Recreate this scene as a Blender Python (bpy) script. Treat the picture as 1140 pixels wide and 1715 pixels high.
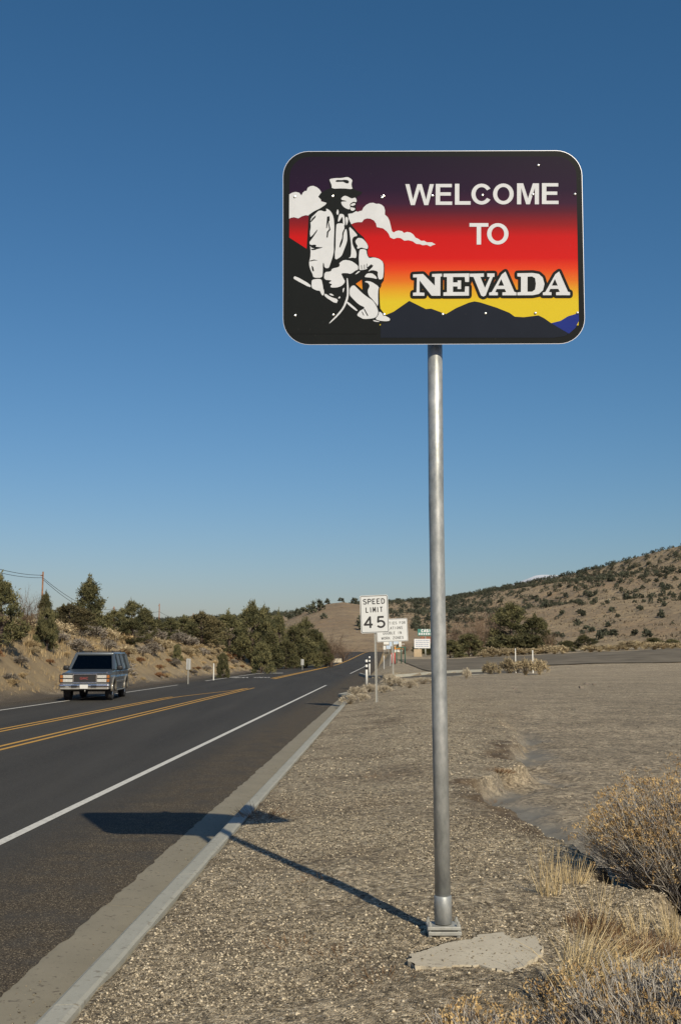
import bpy, bmesh, math, random
import numpy as np
from mathutils import Vector, Matrix
from mathutils.geometry import delaunay_2d_cdt

for o in list(bpy.data.objects): bpy.data.objects.remove(o)
SC = bpy.context.scene
COL = SC.collection
PI = math.pi

# ------------------------------------------------------------------ camera
EYE = 1.75                                   # eye height above the road surface
FPX, CX, CY = 1800.0, 570.0, 857.5           # focal length and centre in photo pixels (1140 x 1715)
TH = math.atan((1097 - CY) / FPX)            # upward tilt
cd = bpy.data.cameras.new('camera'); cam = bpy.data.objects.new('camera', cd); COL.objects.link(cam)
cd.sensor_fit = 'VERTICAL'; cd.sensor_height = 36; cd.lens = FPX / 1715 * 36
cd.clip_start = 0.05; cd.clip_end = 40000
cam.location = (0, 0, EYE); cam.rotation_euler = (PI / 2 + TH, 0, 0)
SC.camera = cam

# ------------------------------------------------------------------ light
SUN_AZ, SUN_EL = math.radians(22.5), math.radians(35.0)
w = bpy.data.worlds.new('World'); SC.world = w; w.use_nodes = True
nt = w.node_tree; bg = nt.nodes['Background']
sky = nt.nodes.new('ShaderNodeTexSky'); sky.sky_type = 'NISHITA'; sky.sun_disc = False
sky.sun_elevation = SUN_EL; sky.sun_rotation = PI - SUN_AZ
sky.altitude = 100; sky.air_density = 1.25; sky.dust_density = 0.9; sky.ozone_density = 8.0
tn = nt.nodes.new('ShaderNodeMix'); tn.data_type = 'RGBA'; tn.blend_type = 'MULTIPLY'; tn.inputs[0].default_value = 1.0
tn.inputs[7].default_value = (0.99, 1.04, 1.08, 1)      # clear high-desert air: a little less red overall
nt.links.new(sky.outputs[0], tn.inputs[6]); 
# the film's response to the sky: more contrast in red than in green and blue
sp_ = nt.nodes.new('ShaderNodeSeparateColor'); cb_ = nt.nodes.new('ShaderNodeCombineColor'); nt.links.new(tn.outputs[2], sp_.inputs[0])
for k_, (g_, m_) in enumerate(((1.38, .73), (1.075, .95), (1.08, .90))):
    pw = nt.nodes.new('ShaderNodeMath'); pw.operation = 'POWER'; pw.inputs[1].default_value = g_; nt.links.new(sp_.outputs[k_], pw.inputs[0])
    ml = nt.nodes.new('ShaderNodeMath'); ml.operation = 'MULTIPLY'; ml.inputs[1].default_value = m_; nt.links.new(pw.outputs[0], ml.inputs[0]); nt.links.new(ml.outputs[0], cb_.inputs[k_])
nt.links.new(cb_.outputs[0], bg.inputs[0]); bg.inputs[1].default_value = 0.070
sl = bpy.data.lights.new('sun', 'SUN'); sl.energy = 4.5; sl.angle = math.radians(0.53); sl.color = (1, 0.89, 0.68)
sun = bpy.data.objects.new('sun', sl); COL.objects.link(sun)
sun.rotation_euler = Vector((-math.sin(SUN_AZ) * math.cos(SUN_EL), math.cos(SUN_AZ) * math.cos(SUN_EL), -math.sin(SUN_EL))).to_track_quat('-Z', 'Y').to_euler()
sun.location = (8, -12, 20)
SC.view_settings.view_transform = 'Standard'; SC.view_settings.look = 'None'
SC.view_settings.exposure = 0.0; SC.view_settings.gamma = 1.0

# ------------------------------------------------------------------ helpers
def ray(px, py):
    r, u = (px - CX) / FPX, -(py - CY) / FPX
    return r, math.cos(TH) - u * math.sin(TH), math.sin(TH) + u * math.cos(TH)
def at_y(px, py, Y):                          # point on the sight line of a photo pixel at distance Y
    a, b, c = ray(px, py); t = Y / b
    return Vector((a * t, Y, c * t + EYE))
def at_z(px, py, z):
    a, b, c = ray(px, py); t = (z - EYE) / c
    return Vector((a * t, b * t, z))

def tag(o, label=None, cat=None, group=None, kind=None):
    if label: o['label'] = label
    if cat: o['category'] = cat
    if group: o['group'] = group
    if kind: o['kind'] = kind
    return o
def empty(name, loc=(0, 0, 0), rz=0.0):
    o = bpy.data.objects.new(name, None); COL.objects.link(o)
    o.location = loc; o.rotation_euler = (0, 0, rz); o.empty_display_size = 0.1
    return o
def mesh_data(name, V, F, mat=None, smooth=False, tint=None):
    me = bpy.data.meshes.new(name)
    V = np.asarray(V, dtype=np.float32).reshape(-1, 3)
    if isinstance(F, np.ndarray):
        n, k = F.shape
        me.vertices.add(len(V)); me.vertices.foreach_set('co', V.ravel())
        me.loops.add(n * k); me.loops.foreach_set('vertex_index', F.astype(np.int32).ravel())
        me.polygons.add(n); me.polygons.foreach_set('loop_start', np.arange(0, n * k, k, dtype=np.int32))
        me.update(calc_edges=True)
    else:
        me.from_pydata([tuple(map(float, v)) for v in V], [], [list(map(int, f)) for f in F]); me.update()
    if smooth: me.polygons.foreach_set('use_smooth', np.ones(len(me.polygons), dtype=bool))
    if tint is not None:
        a = me.attributes.new('tint', 'FLOAT', 'FACE'); a.data.foreach_set('value', np.asarray(tint, dtype=np.float32))
    if mat: me.materials.append(mat)
    return me
def mesh(name, V, F, mat=None, parent=None, smooth=False, tint=None):
    o = bpy.data.objects.new(name, mesh_data(name, V, F, mat, smooth, tint)); COL.objects.link(o)
    if parent: o.parent = parent
    return o
def bm_obj(name, bm, mat=None, parent=None, smooth=False):
    me = bpy.data.meshes.new(name); bm.to_mesh(me); bm.free()
    if smooth: me.polygons.foreach_set('use_smooth', np.ones(len(me.polygons), dtype=bool))
    if mat: me.materials.append(mat)
    o = bpy.data.objects.new(name, me); COL.objects.link(o)
    if parent: o.parent = parent
    return o
def add_box(bm, c, s, bevel=0.0, rot=None, seg=2):
    r = bmesh.ops.create_cube(bm, size=1.0); vs = r['verts']
    for v in vs: v.co = Vector((v.co.x * s[0], v.co.y * s[1], v.co.z * s[2]))
    if bevel > 0:
        es = list({e for v in vs for e in v.link_edges})
        b = bmesh.ops.bevel(bm, geom=es, offset=bevel, segments=seg, affect='EDGES', profile=0.5)
        vs = list({v for f in b['faces'] for v in f.verts} | {v for v in vs if v.is_valid})
    for v in vs:
        co = v.co if rot is None else rot @ v.co
        v.co = co + Vector(c)
def box(name, c, s, mat, parent=None, bevel=0.0, rot=None, smooth=False):
    bm = bmesh.new(); add_box(bm, c, s, bevel, rot); return bm_obj(name, bm, mat, parent, smooth)
def tube_np(path, rad, n=8, cap=True):
    P = np.asarray(path, float); R = np.asarray(rad, float) * np.ones(len(P)); V = []; F = []
    for i, p in enumerate(P):
        d = P[min(i + 1, len(P) - 1)] - P[max(i - 1, 0)]; d = d / (np.linalg.norm(d) + 1e-9)
        a = np.cross(d, (0, 0, 1.0) if abs(d[2]) < 0.9 else (1.0, 0, 0)); a /= np.linalg.norm(a); b = np.cross(d, a)
        for k in range(n):
            t = 2 * PI * k / n; V.append(p + R[i] * (a * math.cos(t) + b * math.sin(t)))
    for i in range(len(P) - 1):
        for k in range(n): F.append([i * n + k, i * n + (k + 1) % n, (i + 1) * n + (k + 1) % n, (i + 1) * n + k])
    if cap: F.append(list(range(n))[::-1]); F.append([(len(P) - 1) * n + k for k in range(n)])
    return V, F
def tube(name, path, rad, mat, parent=None, n=8, smooth=True):
    V, F = tube_np(path, rad, n); o = mesh(name, V, F, mat, parent, smooth)
    return o
def copy_tree(o, parent=None):
    c = o.copy(); COL.objects.link(c); c.parent = parent
    for ch in o.children: copy_tree(ch, c)
    return c

# value noise in numpy ------------------------------------------------
def _h(ix, iy, s): 
    n = (ix * 374761393 + iy * 668265263 + s * 974634777) & 0x7fffffff
    n = ((n ^ (n >> 13)) * 1274126177) & 0x7fffffff
    return ((n ^ (n >> 16)) & 0xffff) / 65535.0
def vnoise(x, y, s=0):
    x = np.asarray(x, float); y = np.asarray(y, float)
    ix = np.floor(x).astype(np.int64); iy = np.floor(y).astype(np.int64); fx = x - ix; fy = y - iy
    fx = fx * fx * (3 - 2 * fx); fy = fy * fy * (3 - 2 * fy)
    a, b, c, d = _h(ix, iy, s), _h(ix + 1, iy, s), _h(ix, iy + 1, s), _h(ix + 1, iy + 1, s)
    return (a * (1 - fx) + b * fx) * (1 - fy) + (c * (1 - fx) + d * fx) * fy
def fbm(x, y, s=0, o=4):
    t = 0; amp = 0.5; f = 1.0; n = 0
    for i in range(o): t = t + amp * vnoise(x * f, y * f, s + i * 17); n += amp; amp *= 0.5; f *= 2.03
    return t / n
def S(t): t = np.clip(t, 0, 1); return t * t * (3 - 2 * t)

# ------------------------------------------------------------------ materials
def new_mat(name):
    m = bpy.data.materials.new(name); m.use_nodes = True
    return m, m.node_tree, m.node_tree.nodes['Principled BSDF']
def N(t, typ, **kw):
    n = t.nodes.new(typ)
    for k, v in kw.items(): setattr(n, k, v)
    return n
def mixc(t, fac, a, b):
    n = N(t, 'ShaderNodeMix', data_type='RGBA')
    for sock, v in ((n.inputs[0], fac), (n.inputs[6], a), (n.inputs[7], b)):
        if hasattr(v, 'node'): t.links.new(v, sock)
        elif isinstance(v, (int, float)): sock.default_value = v
        else: sock.default_value = (*v, 1)
    return n.outputs[2]
def ramp(t, src, stops, mode='LINEAR'):
    n = N(t, 'ShaderNodeValToRGB'); r = n.color_ramp; r.interpolation = mode
    while len(r.elements) < len(stops): r.elements.new(0.5)
    for e, (p, c) in zip(r.elements, stops): e.position = p; e.color = (*c, 1) if len(c) == 3 else c
    t.links.new(src, n.inputs[0]); return n.outputs[0]
def noise(t, scale, detail=4, rough=0.6, coord='Object', dim=None, dist=0.0):
    c = N(t, 'ShaderNodeTexCoord'); n = N(t, 'ShaderNodeTexNoise')
    n.inputs['Scale'].default_value = scale; n.inputs['Detail'].default_value = detail; n.inputs['Roughness'].default_value = rough
    n.inputs['Distortion'].default_value = dist
    if dim:
        mp = N(t, 'ShaderNodeMapping'); mp.inputs['Scale'].default_value = dim
        t.links.new(c.outputs[coord], mp.inputs[0]); t.links.new(mp.outputs[0], n.inputs['Vector'])
    else: t.links.new(c.outputs[coord], n.inputs['Vector'])
    return n.outputs['Fac']
def voro(t, scale, feature='F1', coord='Object', out='Color'):
    c = N(t, 'ShaderNodeTexCoord'); n = N(t, 'ShaderNodeTexVoronoi', feature=feature); n.inputs['Scale'].default_value = scale
    t.links.new(c.outputs[coord], n.inputs['Vector']); return n.outputs[out]
def bump(t, p, h, strength, dist):
    b = N(t, 'ShaderNodeBump'); b.inputs['Strength'].default_value = strength; b.inputs['Distance'].default_value = dist
    t.links.new(h, b.inputs['Height']); t.links.new(b.outputs[0], p.inputs['Normal'])
def plain(name, col, rough=0.6, metal=0.0, var=0.12, scale=6.0, bmp=0.0, spec=0.5, coat=0.0):
    m, t, p = new_mat(name)
    n = noise(t, scale)
    lo = tuple(c * (1 - var) for c in col); hi = tuple(min(1, c * (1 + var)) for c in col)
    t.links.new(ramp(t, n, [(0.3, lo), (0.7, hi)]), p.inputs['Base Color'])
    p.inputs['Roughness'].default_value = rough; p.inputs['Metallic'].default_value = metal
    p.inputs['Specular IOR Level'].default_value = spec; p.inputs['Coat Weight'].default_value = coat
    if bmp: bump(t, p, noise(t, scale * 6), bmp, 0.01)
    return m
def tinted(name, a, b, rough=0.75, objvar=0.25, spec=0.2, trans=0.0):
    """plant matter: colour runs from a to b by the 'tint' of each face, varied a little from plant to plant"""
    m, t, p = new_mat(name)
    at = N(t, 'ShaderNodeAttribute', attribute_name='tint')
    c = ramp(t, at.outputs['Fac'], [(0.0, a), (1.0, b)])
    oi = N(t, 'ShaderNodeObjectInfo'); hs = N(t, 'ShaderNodeHueSaturation')
    mr = N(t, 'ShaderNodeMapRange'); mr.inputs[3].default_value = 1 - objvar; mr.inputs[4].default_value = 1 + objvar
    t.links.new(oi.outputs['Random'], mr.inputs[0]); t.links.new(mr.outputs[0], hs.inputs['Value']); t.links.new(c, hs.inputs['Color'])
    t.links.new(hs.outputs[0], p.inputs['Base Color'])
    p.inputs['Roughness'].default_value = rough; p.inputs['Specular IOR Level'].default_value = spec
    return m

# ground: stones and dirt, zones painted by the vertex attributes that also shape the relief
def ground_material():
    m, t, p = new_mat('dirt_and_gravel')
    zg = N(t, 'ShaderNodeAttribute', attribute_name='gravel').outputs['Fac']
    zs = N(t, 'ShaderNodeAttribute', attribute_name='silt').outputs['Fac']
    zb = N(t, 'ShaderNodeAttribute', attribute_name='bank').outputs['Fac']
    v1 = voro(t, 62); sep = N(t, 'ShaderNodeSeparateColor'); t.links.new(v1, sep.inputs[0])
    stones = ramp(t, sep.outputs[0], [(0, (.11, .087, .058)), (.35, (.28, .225, .15)), (.7, (.44, .362, .243)), (.93, (.63, .53, .37)), (1, (.80, .71, .56))])
    v2 = voro(t, 150); sep2 = N(t, 'ShaderNodeSeparateColor'); t.links.new(v2, sep2.inputs[0])
    fine = ramp(t, sep2.outputs[0], [(0, (.20, .16, .107)), (.6, (.37, .302, .204)), (.95, (.52, .432, .295)), (1, (.72, .63, .48))])
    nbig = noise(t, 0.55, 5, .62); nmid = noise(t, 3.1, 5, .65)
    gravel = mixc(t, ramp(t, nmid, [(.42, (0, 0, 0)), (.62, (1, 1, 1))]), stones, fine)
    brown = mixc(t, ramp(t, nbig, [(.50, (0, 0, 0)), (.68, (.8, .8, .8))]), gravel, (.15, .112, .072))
    lot_c = ramp(t, noise(t, .35, 6, .6, dim=(.5, 1.4, 1)), [(.3, (.18, .152, .112)), (.5, (.31, .255, .182)), (.72, (.42, .34, .24))])
    lot = mixc(t, .42, lot_c, fine)
    silt = ramp(t, noise(t, 9, 5, .6), [(.3, (.15, .143, .125)), (.7, (.20, .188, .16))])
    e1 = mixc(t, ramp(t, noise(t, .8, 6, .7), [(.35, (0, 0, 0)), (.65, (1, 1, 1))]), (.36, .275, .155), (.22, .165, .10))
    earth = mixc(t, ramp(t, noise(t, 5, 5, .7), [(.4, (0, 0, 0)), (.7, (1, 1, 1))]), e1, (.30, .235, .15))
    dirt_edge = N(t, 'ShaderNodeAttribute', attribute_name='verge').outputs['Fac']
    def clumps(src, sc, lo, hi, k):
        sp_ = N(t, 'ShaderNodeSeparateColor'); t.links.new(voro(t, sc), sp_.inputs[0])
        n_ = N(t, 'ShaderNodeMix', data_type='RGBA', blend_type='MULTIPLY'); n_.inputs[0].default_value = k
        t.links.new(src, n_.inputs[6]); t.links.new(ramp(t, sp_.outputs[1], [(0, (lo,) * 3), (1, (hi,) * 3)]), n_.inputs[7]); return n_.outputs[2]
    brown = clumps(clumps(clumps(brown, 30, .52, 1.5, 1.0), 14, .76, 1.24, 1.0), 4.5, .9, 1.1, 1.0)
    lot = clumps(clumps(clumps(lot, 24, .52, 1.5, 1.0), 9, .76, 1.24, 1.0), 2.2, .88, 1.12, 1.0)
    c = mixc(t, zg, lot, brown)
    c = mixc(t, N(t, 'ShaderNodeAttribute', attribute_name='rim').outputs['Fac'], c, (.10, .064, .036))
    c = mixc(t, zs, c, silt)
    c = mixc(t, zb, c, earth)
    c = mixc(t, dirt_edge, c, (.085, .072, .06))
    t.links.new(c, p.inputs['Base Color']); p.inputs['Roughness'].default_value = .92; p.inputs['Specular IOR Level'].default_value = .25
    vd = voro(t, 62, out='Distance'); vd2 = voro(t, 150, out='Distance')
    mm = N(t, 'ShaderNodeMath', operation='MULTIPLY_ADD'); t.links.new(vd, mm.inputs[0]); mm.inputs[1].default_value = -1.0; t.links.new(vd2, mm.inputs[2])
    mu = N(t, 'ShaderNodeMath', operation='MULTIPLY'); t.links.new(mm.outputs[0], mu.inputs[0])
    inv = N(t, 'ShaderNodeMath', operation='SUBTRACT'); inv.inputs[0].default_value = 1.0; t.links.new(zs, inv.inputs[1]); t.links.new(inv.outputs[0], mu.inputs[1])
    ad = N(t, 'ShaderNodeMath', operation='ADD'); t.links.new(mu.outputs[0], ad.inputs[0]); t.links.new(nmid, ad.inputs[1])
    bump(t, p, ad.outputs[0], .9, .013)
    return m

def asphalt_material():
    m, t, p = new_mat('asphalt')
    sp = N(t, 'ShaderNodeSeparateColor'); t.links.new(voro(t, 95), sp.inputs[0])
    agg = ramp(t, sp.outputs[0], [(0, (.028, .0265, .0245)), (.72, (.048, .0455, .0415)), (.93, (.066, .062, .055)), (1, (.16, .145, .12))])
    worn = mixc(t, ramp(t, noise(t, .5, 5, .6, dim=(2.2, .12, 1)), [(.35, (0, 0, 0)), (.65, (.9, .9, .9))]), agg, (.066, .062, .055))
    # sand washed along the gutter: an attribute of the sheet, broken up by noise
    ed = N(t, 'ShaderNodeAttribute', attribute_name='sand').outputs['Fac']
    sp2 = N(t, 'ShaderNodeSeparateColor'); t.links.new(voro(t, 140), sp2.inputs[0])
    sand = ramp(t, sp2.outputs[0], [(0, (.034, .027, .019)), (.6, (.072, .057, .039)), (.9, (.15, .12, .08)), (1, (.36, .30, .21))])
    mu = N(t, 'ShaderNodeMath', operation='MULTIPLY'); t.links.new(ed, mu.inputs[0]); t.links.new(ramp(t, noise(t, 2.2, 5, .7), [(.28, (.15, .15, .15)), (.55, (1, 1, 1))]), mu.inputs[1])
    c = mixc(t, mu.outputs[0], worn, sand)
    t.links.new(c, p.inputs['Base Color']); p.inputs['Roughness'].default_value = .88; p.inputs['Specular IOR Level'].default_value = .18
    bump(t, p, voro(t, 95, out='Distance'), .6, .006)
    return m
def concrete_material(name, a, b, stain=(.07, .055, .04)):
    m, t, p = new_mat(name)
    c = ramp(t, noise(t, 2.5, 6, .65), [(.3, a), (.7, b)])
    c2 = mixc(t, ramp(t, noise(t, 26, 3, .5), [(.61, (0, 0, 0)), (.72, (.75, .75, .75))]), c, stain)
    c3 = mixc(t, ramp(t, noise(t, 140, 2, .5), [(.35, (0, 0, 0)), (.7, (.3, .3, .3))]), c2, tuple(v * .7 for v in a))
    t.links.new(c3, p.inputs['Base Color']); p.inputs['Roughness'].default_value = .88
    bump(t, p, noise(t, 120, 4, .6), .35, .004)
    return m
def paint_material(name, col, worn=(.05, .047, .043)):
    m, t, p = new_mat(name)
    c = mixc(t, ramp(t, noise(t, 14, 6, .75), [(.50, (0, 0, 0)), (.72, (.6, .6, .6))]), col, worn)
    t.links.new(c, p.inputs['Base Color']); p.inputs['Roughness'].default_value = .7
    return m
def hill_material(name, warm, straw, grey):
    m, t, p = new_mat(name)
    a = ramp(t, noise(t, .012, 6, .65), [(.35, straw), (.62, warm)])
    b = mixc(t, ramp(t, noise(t, .10, 6, .75, dim=(1, 1, .5)), [(.40, (0, 0, 0)), (.60, (1, 1, 1))]), a, grey)
    c = mixc(t, ramp(t, noise(t, .45, 4, .7), [(.55, (0, 0, 0)), (.68, (.7, .7, .7))]), b, tuple(v * .5 for v in grey))
    t.links.new(c, p.inputs['Base Color']); p.inputs['Roughness'].default_value = .95; p.inputs['Specular IOR Level'].default_value = .1
    bump(t, p, noise(t, .22, 8, .75), 1.0, 2.6)
    return m

M = {}
M['ground'] = ground_material()
M['asphalt'] = asphalt_material()
M['gutter'] = concrete_material('gutter_concrete', (.215, .192, .14), (.265, .236, .173))
M['kerb'] = concrete_material('kerb_concrete', (.32, .315, .265), (.39, .38, .325), (.17, .145, .11))
M['slab'] = concrete_material('slab_concrete', (.44, .385, .29), (.58, .52, .40), (.18, .145, .105))
M['white_paint'] = paint_material('white_road_paint', (.62, .60, .54))
M['yellow_paint'] = paint_material('yellow_road_paint', (.55, .30, .045))
M['hill'] = hill_material('brown_hillside', (.38, .265, .165), (.52, .41, .26), (.31, .245, .17))
M['hill_straw'] = hill_material('straw_hillside', (.36, .26, .165), (.46, .36, .235), (.31, .24, .165))
M['bark'] = plain('bark', (.09, .065, .05), .9, var=.35, scale=12)
M['pole_wood'] = plain('pole_wood', (.23, .115, .062), .85, var=.25, scale=4)
M['wire'] = plain('wire', (.03, .03, .03), .6)
M['pine'] = tinted('pine_needles', (.042, .048, .024), (.165, .152, .07))
M['olive'] = tinted('olive_foliage', (.05, .048, .026), (.15, .125, .062))
M['hilltree'] = tinted('hill_tree_needles', (.045, .053, .041), (.12, .125, .083), objvar=.3)
M['brown_twig'] = tinted('brown_twigs', (.10, .066, .045), (.23, .165, .115))
M['grey_twig'] = tinted('grey_sage', (.13, .11, .09), (.32, .285, .235))
M['straw'] = tinted('straw_grass', (.26, .185, .095), (.55, .43, .25))
M['pale_brush'] = tinted('pale_rabbitbrush', (.22, .17, .10), (.46, .38, .24))
M['red_brush'] = tinted('rust_buckwheat', (.14, .07, .035), (.27, .15, .075))
M['stem'] = tinted('rabbitbrush_stems', (.15, .13, .11), (.58, .54, .48), objvar=.08)
M['flower'] = tinted('dry_flower_heads', (.24, .14, .055), (.62, .45, .22), objvar=.08)
M['pebble'] = tinted('pebbles', (.075, .062, .045), (.66, .565, .41), objvar=.0)
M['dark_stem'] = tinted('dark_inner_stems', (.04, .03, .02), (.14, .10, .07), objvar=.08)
M['drygrass'] = tinted('grey_dry_grass', (.25, .205, .14), (.58, .51, .39), objvar=.1)
M['blond'] = tinted('blond_grass', (.36, .265, .13), (.78, .63, .37), objvar=.08)
M['dry_weed'] = tinted('rusty_weeds', (.10, .055, .03), (.30, .18, .09), objvar=.1)
M['sage'] = tinted('hill_sage', (.11, .09, .065), (.27, .22, .15))
M['rock'] = plain('rock', (.19, .16, .125), .9, var=.35, scale=9, bmp=.4)

# ------------------------------------------------------------------ ground shape (z = 0 at the road)
SL = 0.0445                                    # the road runs slightly to the right
Q_FOG, Q_GUT, Q_KF, Q_KB, Q_LEFT = -3.66, -2.03, -1.62, -1.44, -14.1
def zroad(Y): return 2.75 * S((np.asarray(Y, float) - 150) / 190) + .012 * np.maximum(0, np.asarray(Y, float) - 340)
def gully(X, Y):
    """0 on the gravel shoulder, 1 on the lower lot"""
    ex = np.interp(Y, [0, 6.5, 8.2, 9.3, 10.3, 11.4, 12.6, 13.4, 14.6, 15.6, 17, 19, 22, 26, 34],
                   [2.2, 2.0, 1.85, 1.78, 1.62, 1.60, 1.50, 1.52, 2.15, 2.62, 2.55, 2.9, 3.3, 3.5, 4.2])
    ex = ex + (fbm(X * 2.3, Y * 2.3, 5, 4) - .5) * .55
    return S((X - ex) / np.interp(Y, [0, 8, 16, 24, 34], [.35, .11, .14, .5, 2.5])), X - ex
NK = np.array([(-.55, 44.4), (-.1, 46.2), (.38, 49), (1.35, 56), (3.5, 63), (6.8, 69), (9.95, 75.5), (14, 82), (20, 90), (30, 101), (60, 122)])
FK = np.array([(-1.5, 96), (1.6, 95), (1.75, 90), (2.1, 83.5), (3.2, 80), (5.2, 80.5), (8.2, 84), (11.9, 90), (16, 98), (24, 111), (60, 126)])
def yn(X): return np.interp(X, NK[:, 0], NK[:, 1])
def yf(X): return np.interp(X, FK[:, 0], FK[:, 1])
def base_r(X, Y):
    b = np.interp(Y, [-50, 8, 15, 35, 60, 93, 130, 180, 400], [.22, .22, .24, .33, .42, .47, 1.1, 1.6, 3.0])
    return b + .045 * np.clip(X - 13, 0, 60) * S((Y - 70) / 60)
def zside(X, Y): return (base_r(X, Y) - .10) * S((X - SL * Y + 2.2) / 7.5) + .004
def gz(X, Y):
    X = np.asarray(X, float); Y = np.asarray(Y, float)
    q = X - SL * Y
    right = base_r(X, Y)
    g, dx = gully(X, Y)
    near = 1 - S((Y - 17) / 16)
    right = right - .20 * g * near - .07 * np.exp(-((dx - .36) / .28) ** 2) * near - .05 * np.exp(-((dx + .05) / .12) ** 2) * near * S((fbm(X * 1.1 + 3, Y * .9, 63) - .52) / .1) * S((Y - 9) / 1)
    right = right + (fbm(X * .9, Y * .9, 9) - .5) * .07 + (fbm(X * 6, Y * 6, 3, 3) - .5) * .022
    # the dip under the big brush and the dug edge beside the slab
    right = right - .12 * np.exp(-(((X - 1.75) / .6) ** 2 + ((Y - 6.35) / .5) ** 2))
    k = np.clip((q - Q_KB) / 1.75, 0, 1)
    right = .11 + (right - .11) * k
    right = np.where(q < Q_KB, -.12 + .23 * np.clip((q - Q_KF - .06) / (Q_KB - Q_KF - .07), 0, 1), right)
    ins = (Y > yn(X)) & (Y < yf(X)) & (q > Q_KB) & (X < 15)
    right = np.where(ins, zside(X, Y) - .09, right)
    # left: verge and cut bank
    bt = S((-14.9 - q) / 4.9)
    hb = np.interp(Y, [0, 30, 60, 110, 160, 220, 400], [3.2, 3.1, 2.9, 2.75, 1.7, 1.0, 2.0])
    left = -.05 + (hb + .03 * np.clip(-20 - q, 0, 80)) * bt + (fbm(X * .35, Y * .35, 21) - .5) * 1.0 * bt + (fbm(X * 1.6, Y * 1.6, 25) - .5) * .25 * S((-14.6 - q) / 1.0) + zroad(Y) * .8
    road = zroad(Y) - .12
    z = np.where(q > Q_KF + .05, np.maximum(right, zroad(Y) * .9 - .3), np.where(q < Q_LEFT + .25, left, road))
    return z
def g1(x, y): return float(gz(np.array([x]), np.array([y]))[0])

def grade(a, b, d0, growth, dmax):
    out = [a]; d = d0
    while out[-1] < b: out.append(out[-1] + d); d = min(d * growth, dmax)
    return out
xs = np.array(sorted(set([-x for x in grade(2.2, 420, .12, 1.06, 30)] + list(np.arange(-2.0, 3.8, .05)) + grade(3.8, 420, .06, 1.05, 30))))
ys = np.array([-30, -15, -6, -2, 1] + list(np.arange(2.6, 16.5, .055)) + grade(16.55, 900, .07, 1.018, 30))
GX, GY = np.meshgrid(xs, ys); nx, ny = len(xs), len(ys)
GZ = gz(GX, GY)
idx = np.arange(nx * ny).reshape(ny, nx)
GF = np.stack([idx[:-1, :-1], idx[:-1, 1:], idx[1:, 1:], idx[1:, :-1]], -1).reshape(-1, 4)
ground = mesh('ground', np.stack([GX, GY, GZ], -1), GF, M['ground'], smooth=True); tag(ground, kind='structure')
GQ = GX - SL * GY
gl, gdx = gully(GX, GY)
def vattr(o, name, arr):
    a = o.data.attributes.new(name, 'FLOAT', 'POINT'); a.data.foreach_set('value', np.asarray(arr, dtype=np.float32).ravel())
grav = 1 - gl * (1 - S((GY - 60) / 60) * .3)
lotdust = S((fbm(GX * .5, GY * .8, 44) - .45) / .2)
vattr(ground, 'gravel', np.clip(grav, 0, 1) * np.where(GX > 3, np.maximum(.15, 1 - S((GX - 3) / 4)), 1))
sil = np.exp(-((gdx - .42) / .34) ** 2) * S((GY - 9.2) / .6) * (1 - S((GY - 20) / 5)) * S((fbm(GX * 1.3 + 9, GY * .55, 61) - .30) / .12)
vattr(ground, 'silt', np.clip(sil, 0, 1))
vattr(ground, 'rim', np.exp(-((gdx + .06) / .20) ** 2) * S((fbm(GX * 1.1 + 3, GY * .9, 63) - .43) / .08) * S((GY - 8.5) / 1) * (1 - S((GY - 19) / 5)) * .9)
vattr(ground, 'bank', np.where(GQ < -8, S((-15.3 - GQ + (fbm(GX * .8, GY * .5, 71) - .5) * 2.2) / 1.0), S((GY - 150) / 60)))
vattr(ground, 'verge', np.where(GQ < -8, S((16.0 + GQ + (fbm(GX * .9, GY * .4, 72) - .5) * 1.6) / .8) * .9, 0))

# ------------------------------------------------------------------ road, kerb, markings
def strip(q0, q1, y0, y1, dz, step=2.0, nq=1):
    n = max(2, int((y1 - y0) / step) + 1); V = []; F = []
    for i in range(n):
        Y = y0 + (y1 - y0) * i / (n - 1)
        a = q0(Y) if callable(q0) else q0; b = q1(Y) if callable(q1) else q1
        for k in range(nq + 1):
            V.append((a + (b - a) * k / nq + SL * Y, Y, float(zroad(Y)) + dz))
    for i in range(n - 1):
        for k in range(nq):
            s = i * (nq + 1) + k; F.append([s, s + 1, s + nq + 2, s + nq + 1])
    return V, F
KEND = 46.0                                     # the kerb turns into the side road here
def gut_edge(Y): return Q_GUT + .012 * (vnoise(Y * 3.0, 0, 3) - .5) * 2
# one ragged asphalt sheet (nearer part finely divided along its edge)
V, F = [], []
ysr = list(np.arange(-12, 3, 1.5)) + list(np.arange(3, 24, .06)) + list(np.arange(24, 60, .5)) + grade(60, 420, 2, 1.03, 8)
qs = [-14.1, -12.4, -9, -6, -4.4, -3.66, -3.2, -2.8, -2.4, -2.2, Q_GUT]
sand = []
for Y in ysr:
    for j, q in enumerate(qs):
        if j == len(qs) - 1:
            q = Q_GUT + .03 * (float(vnoise(Y * 4.1, 1.0, 3)) - .5) + .02 * (float(vnoise(Y * 15, 4.0, 8)) - .5) if Y < KEND + 1 else Q_KB - .2
        if j == 0: q += .25 * (float(vnoise(Y * .8, 7.0, 4)) - .5)
        V.append((q + SL * Y, Y, float(zroad(Y)) - (.012 if j in (0, len(qs) - 1) else 0)))
        sand.append(float(S((q + 3.6) / .9)) if q > -5 else float(S((-13.0 - q) / .8)))
m = len(qs)
for i in range(len(ysr) - 1):
    for j in range(m - 1): s = i * m + j; F.append([s, s + 1, s + m + 1, s + m])
road = mesh('road', V, F, M['asphalt']); tag(road, kind='structure'); vattr(road, 'sand', sand)

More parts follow.
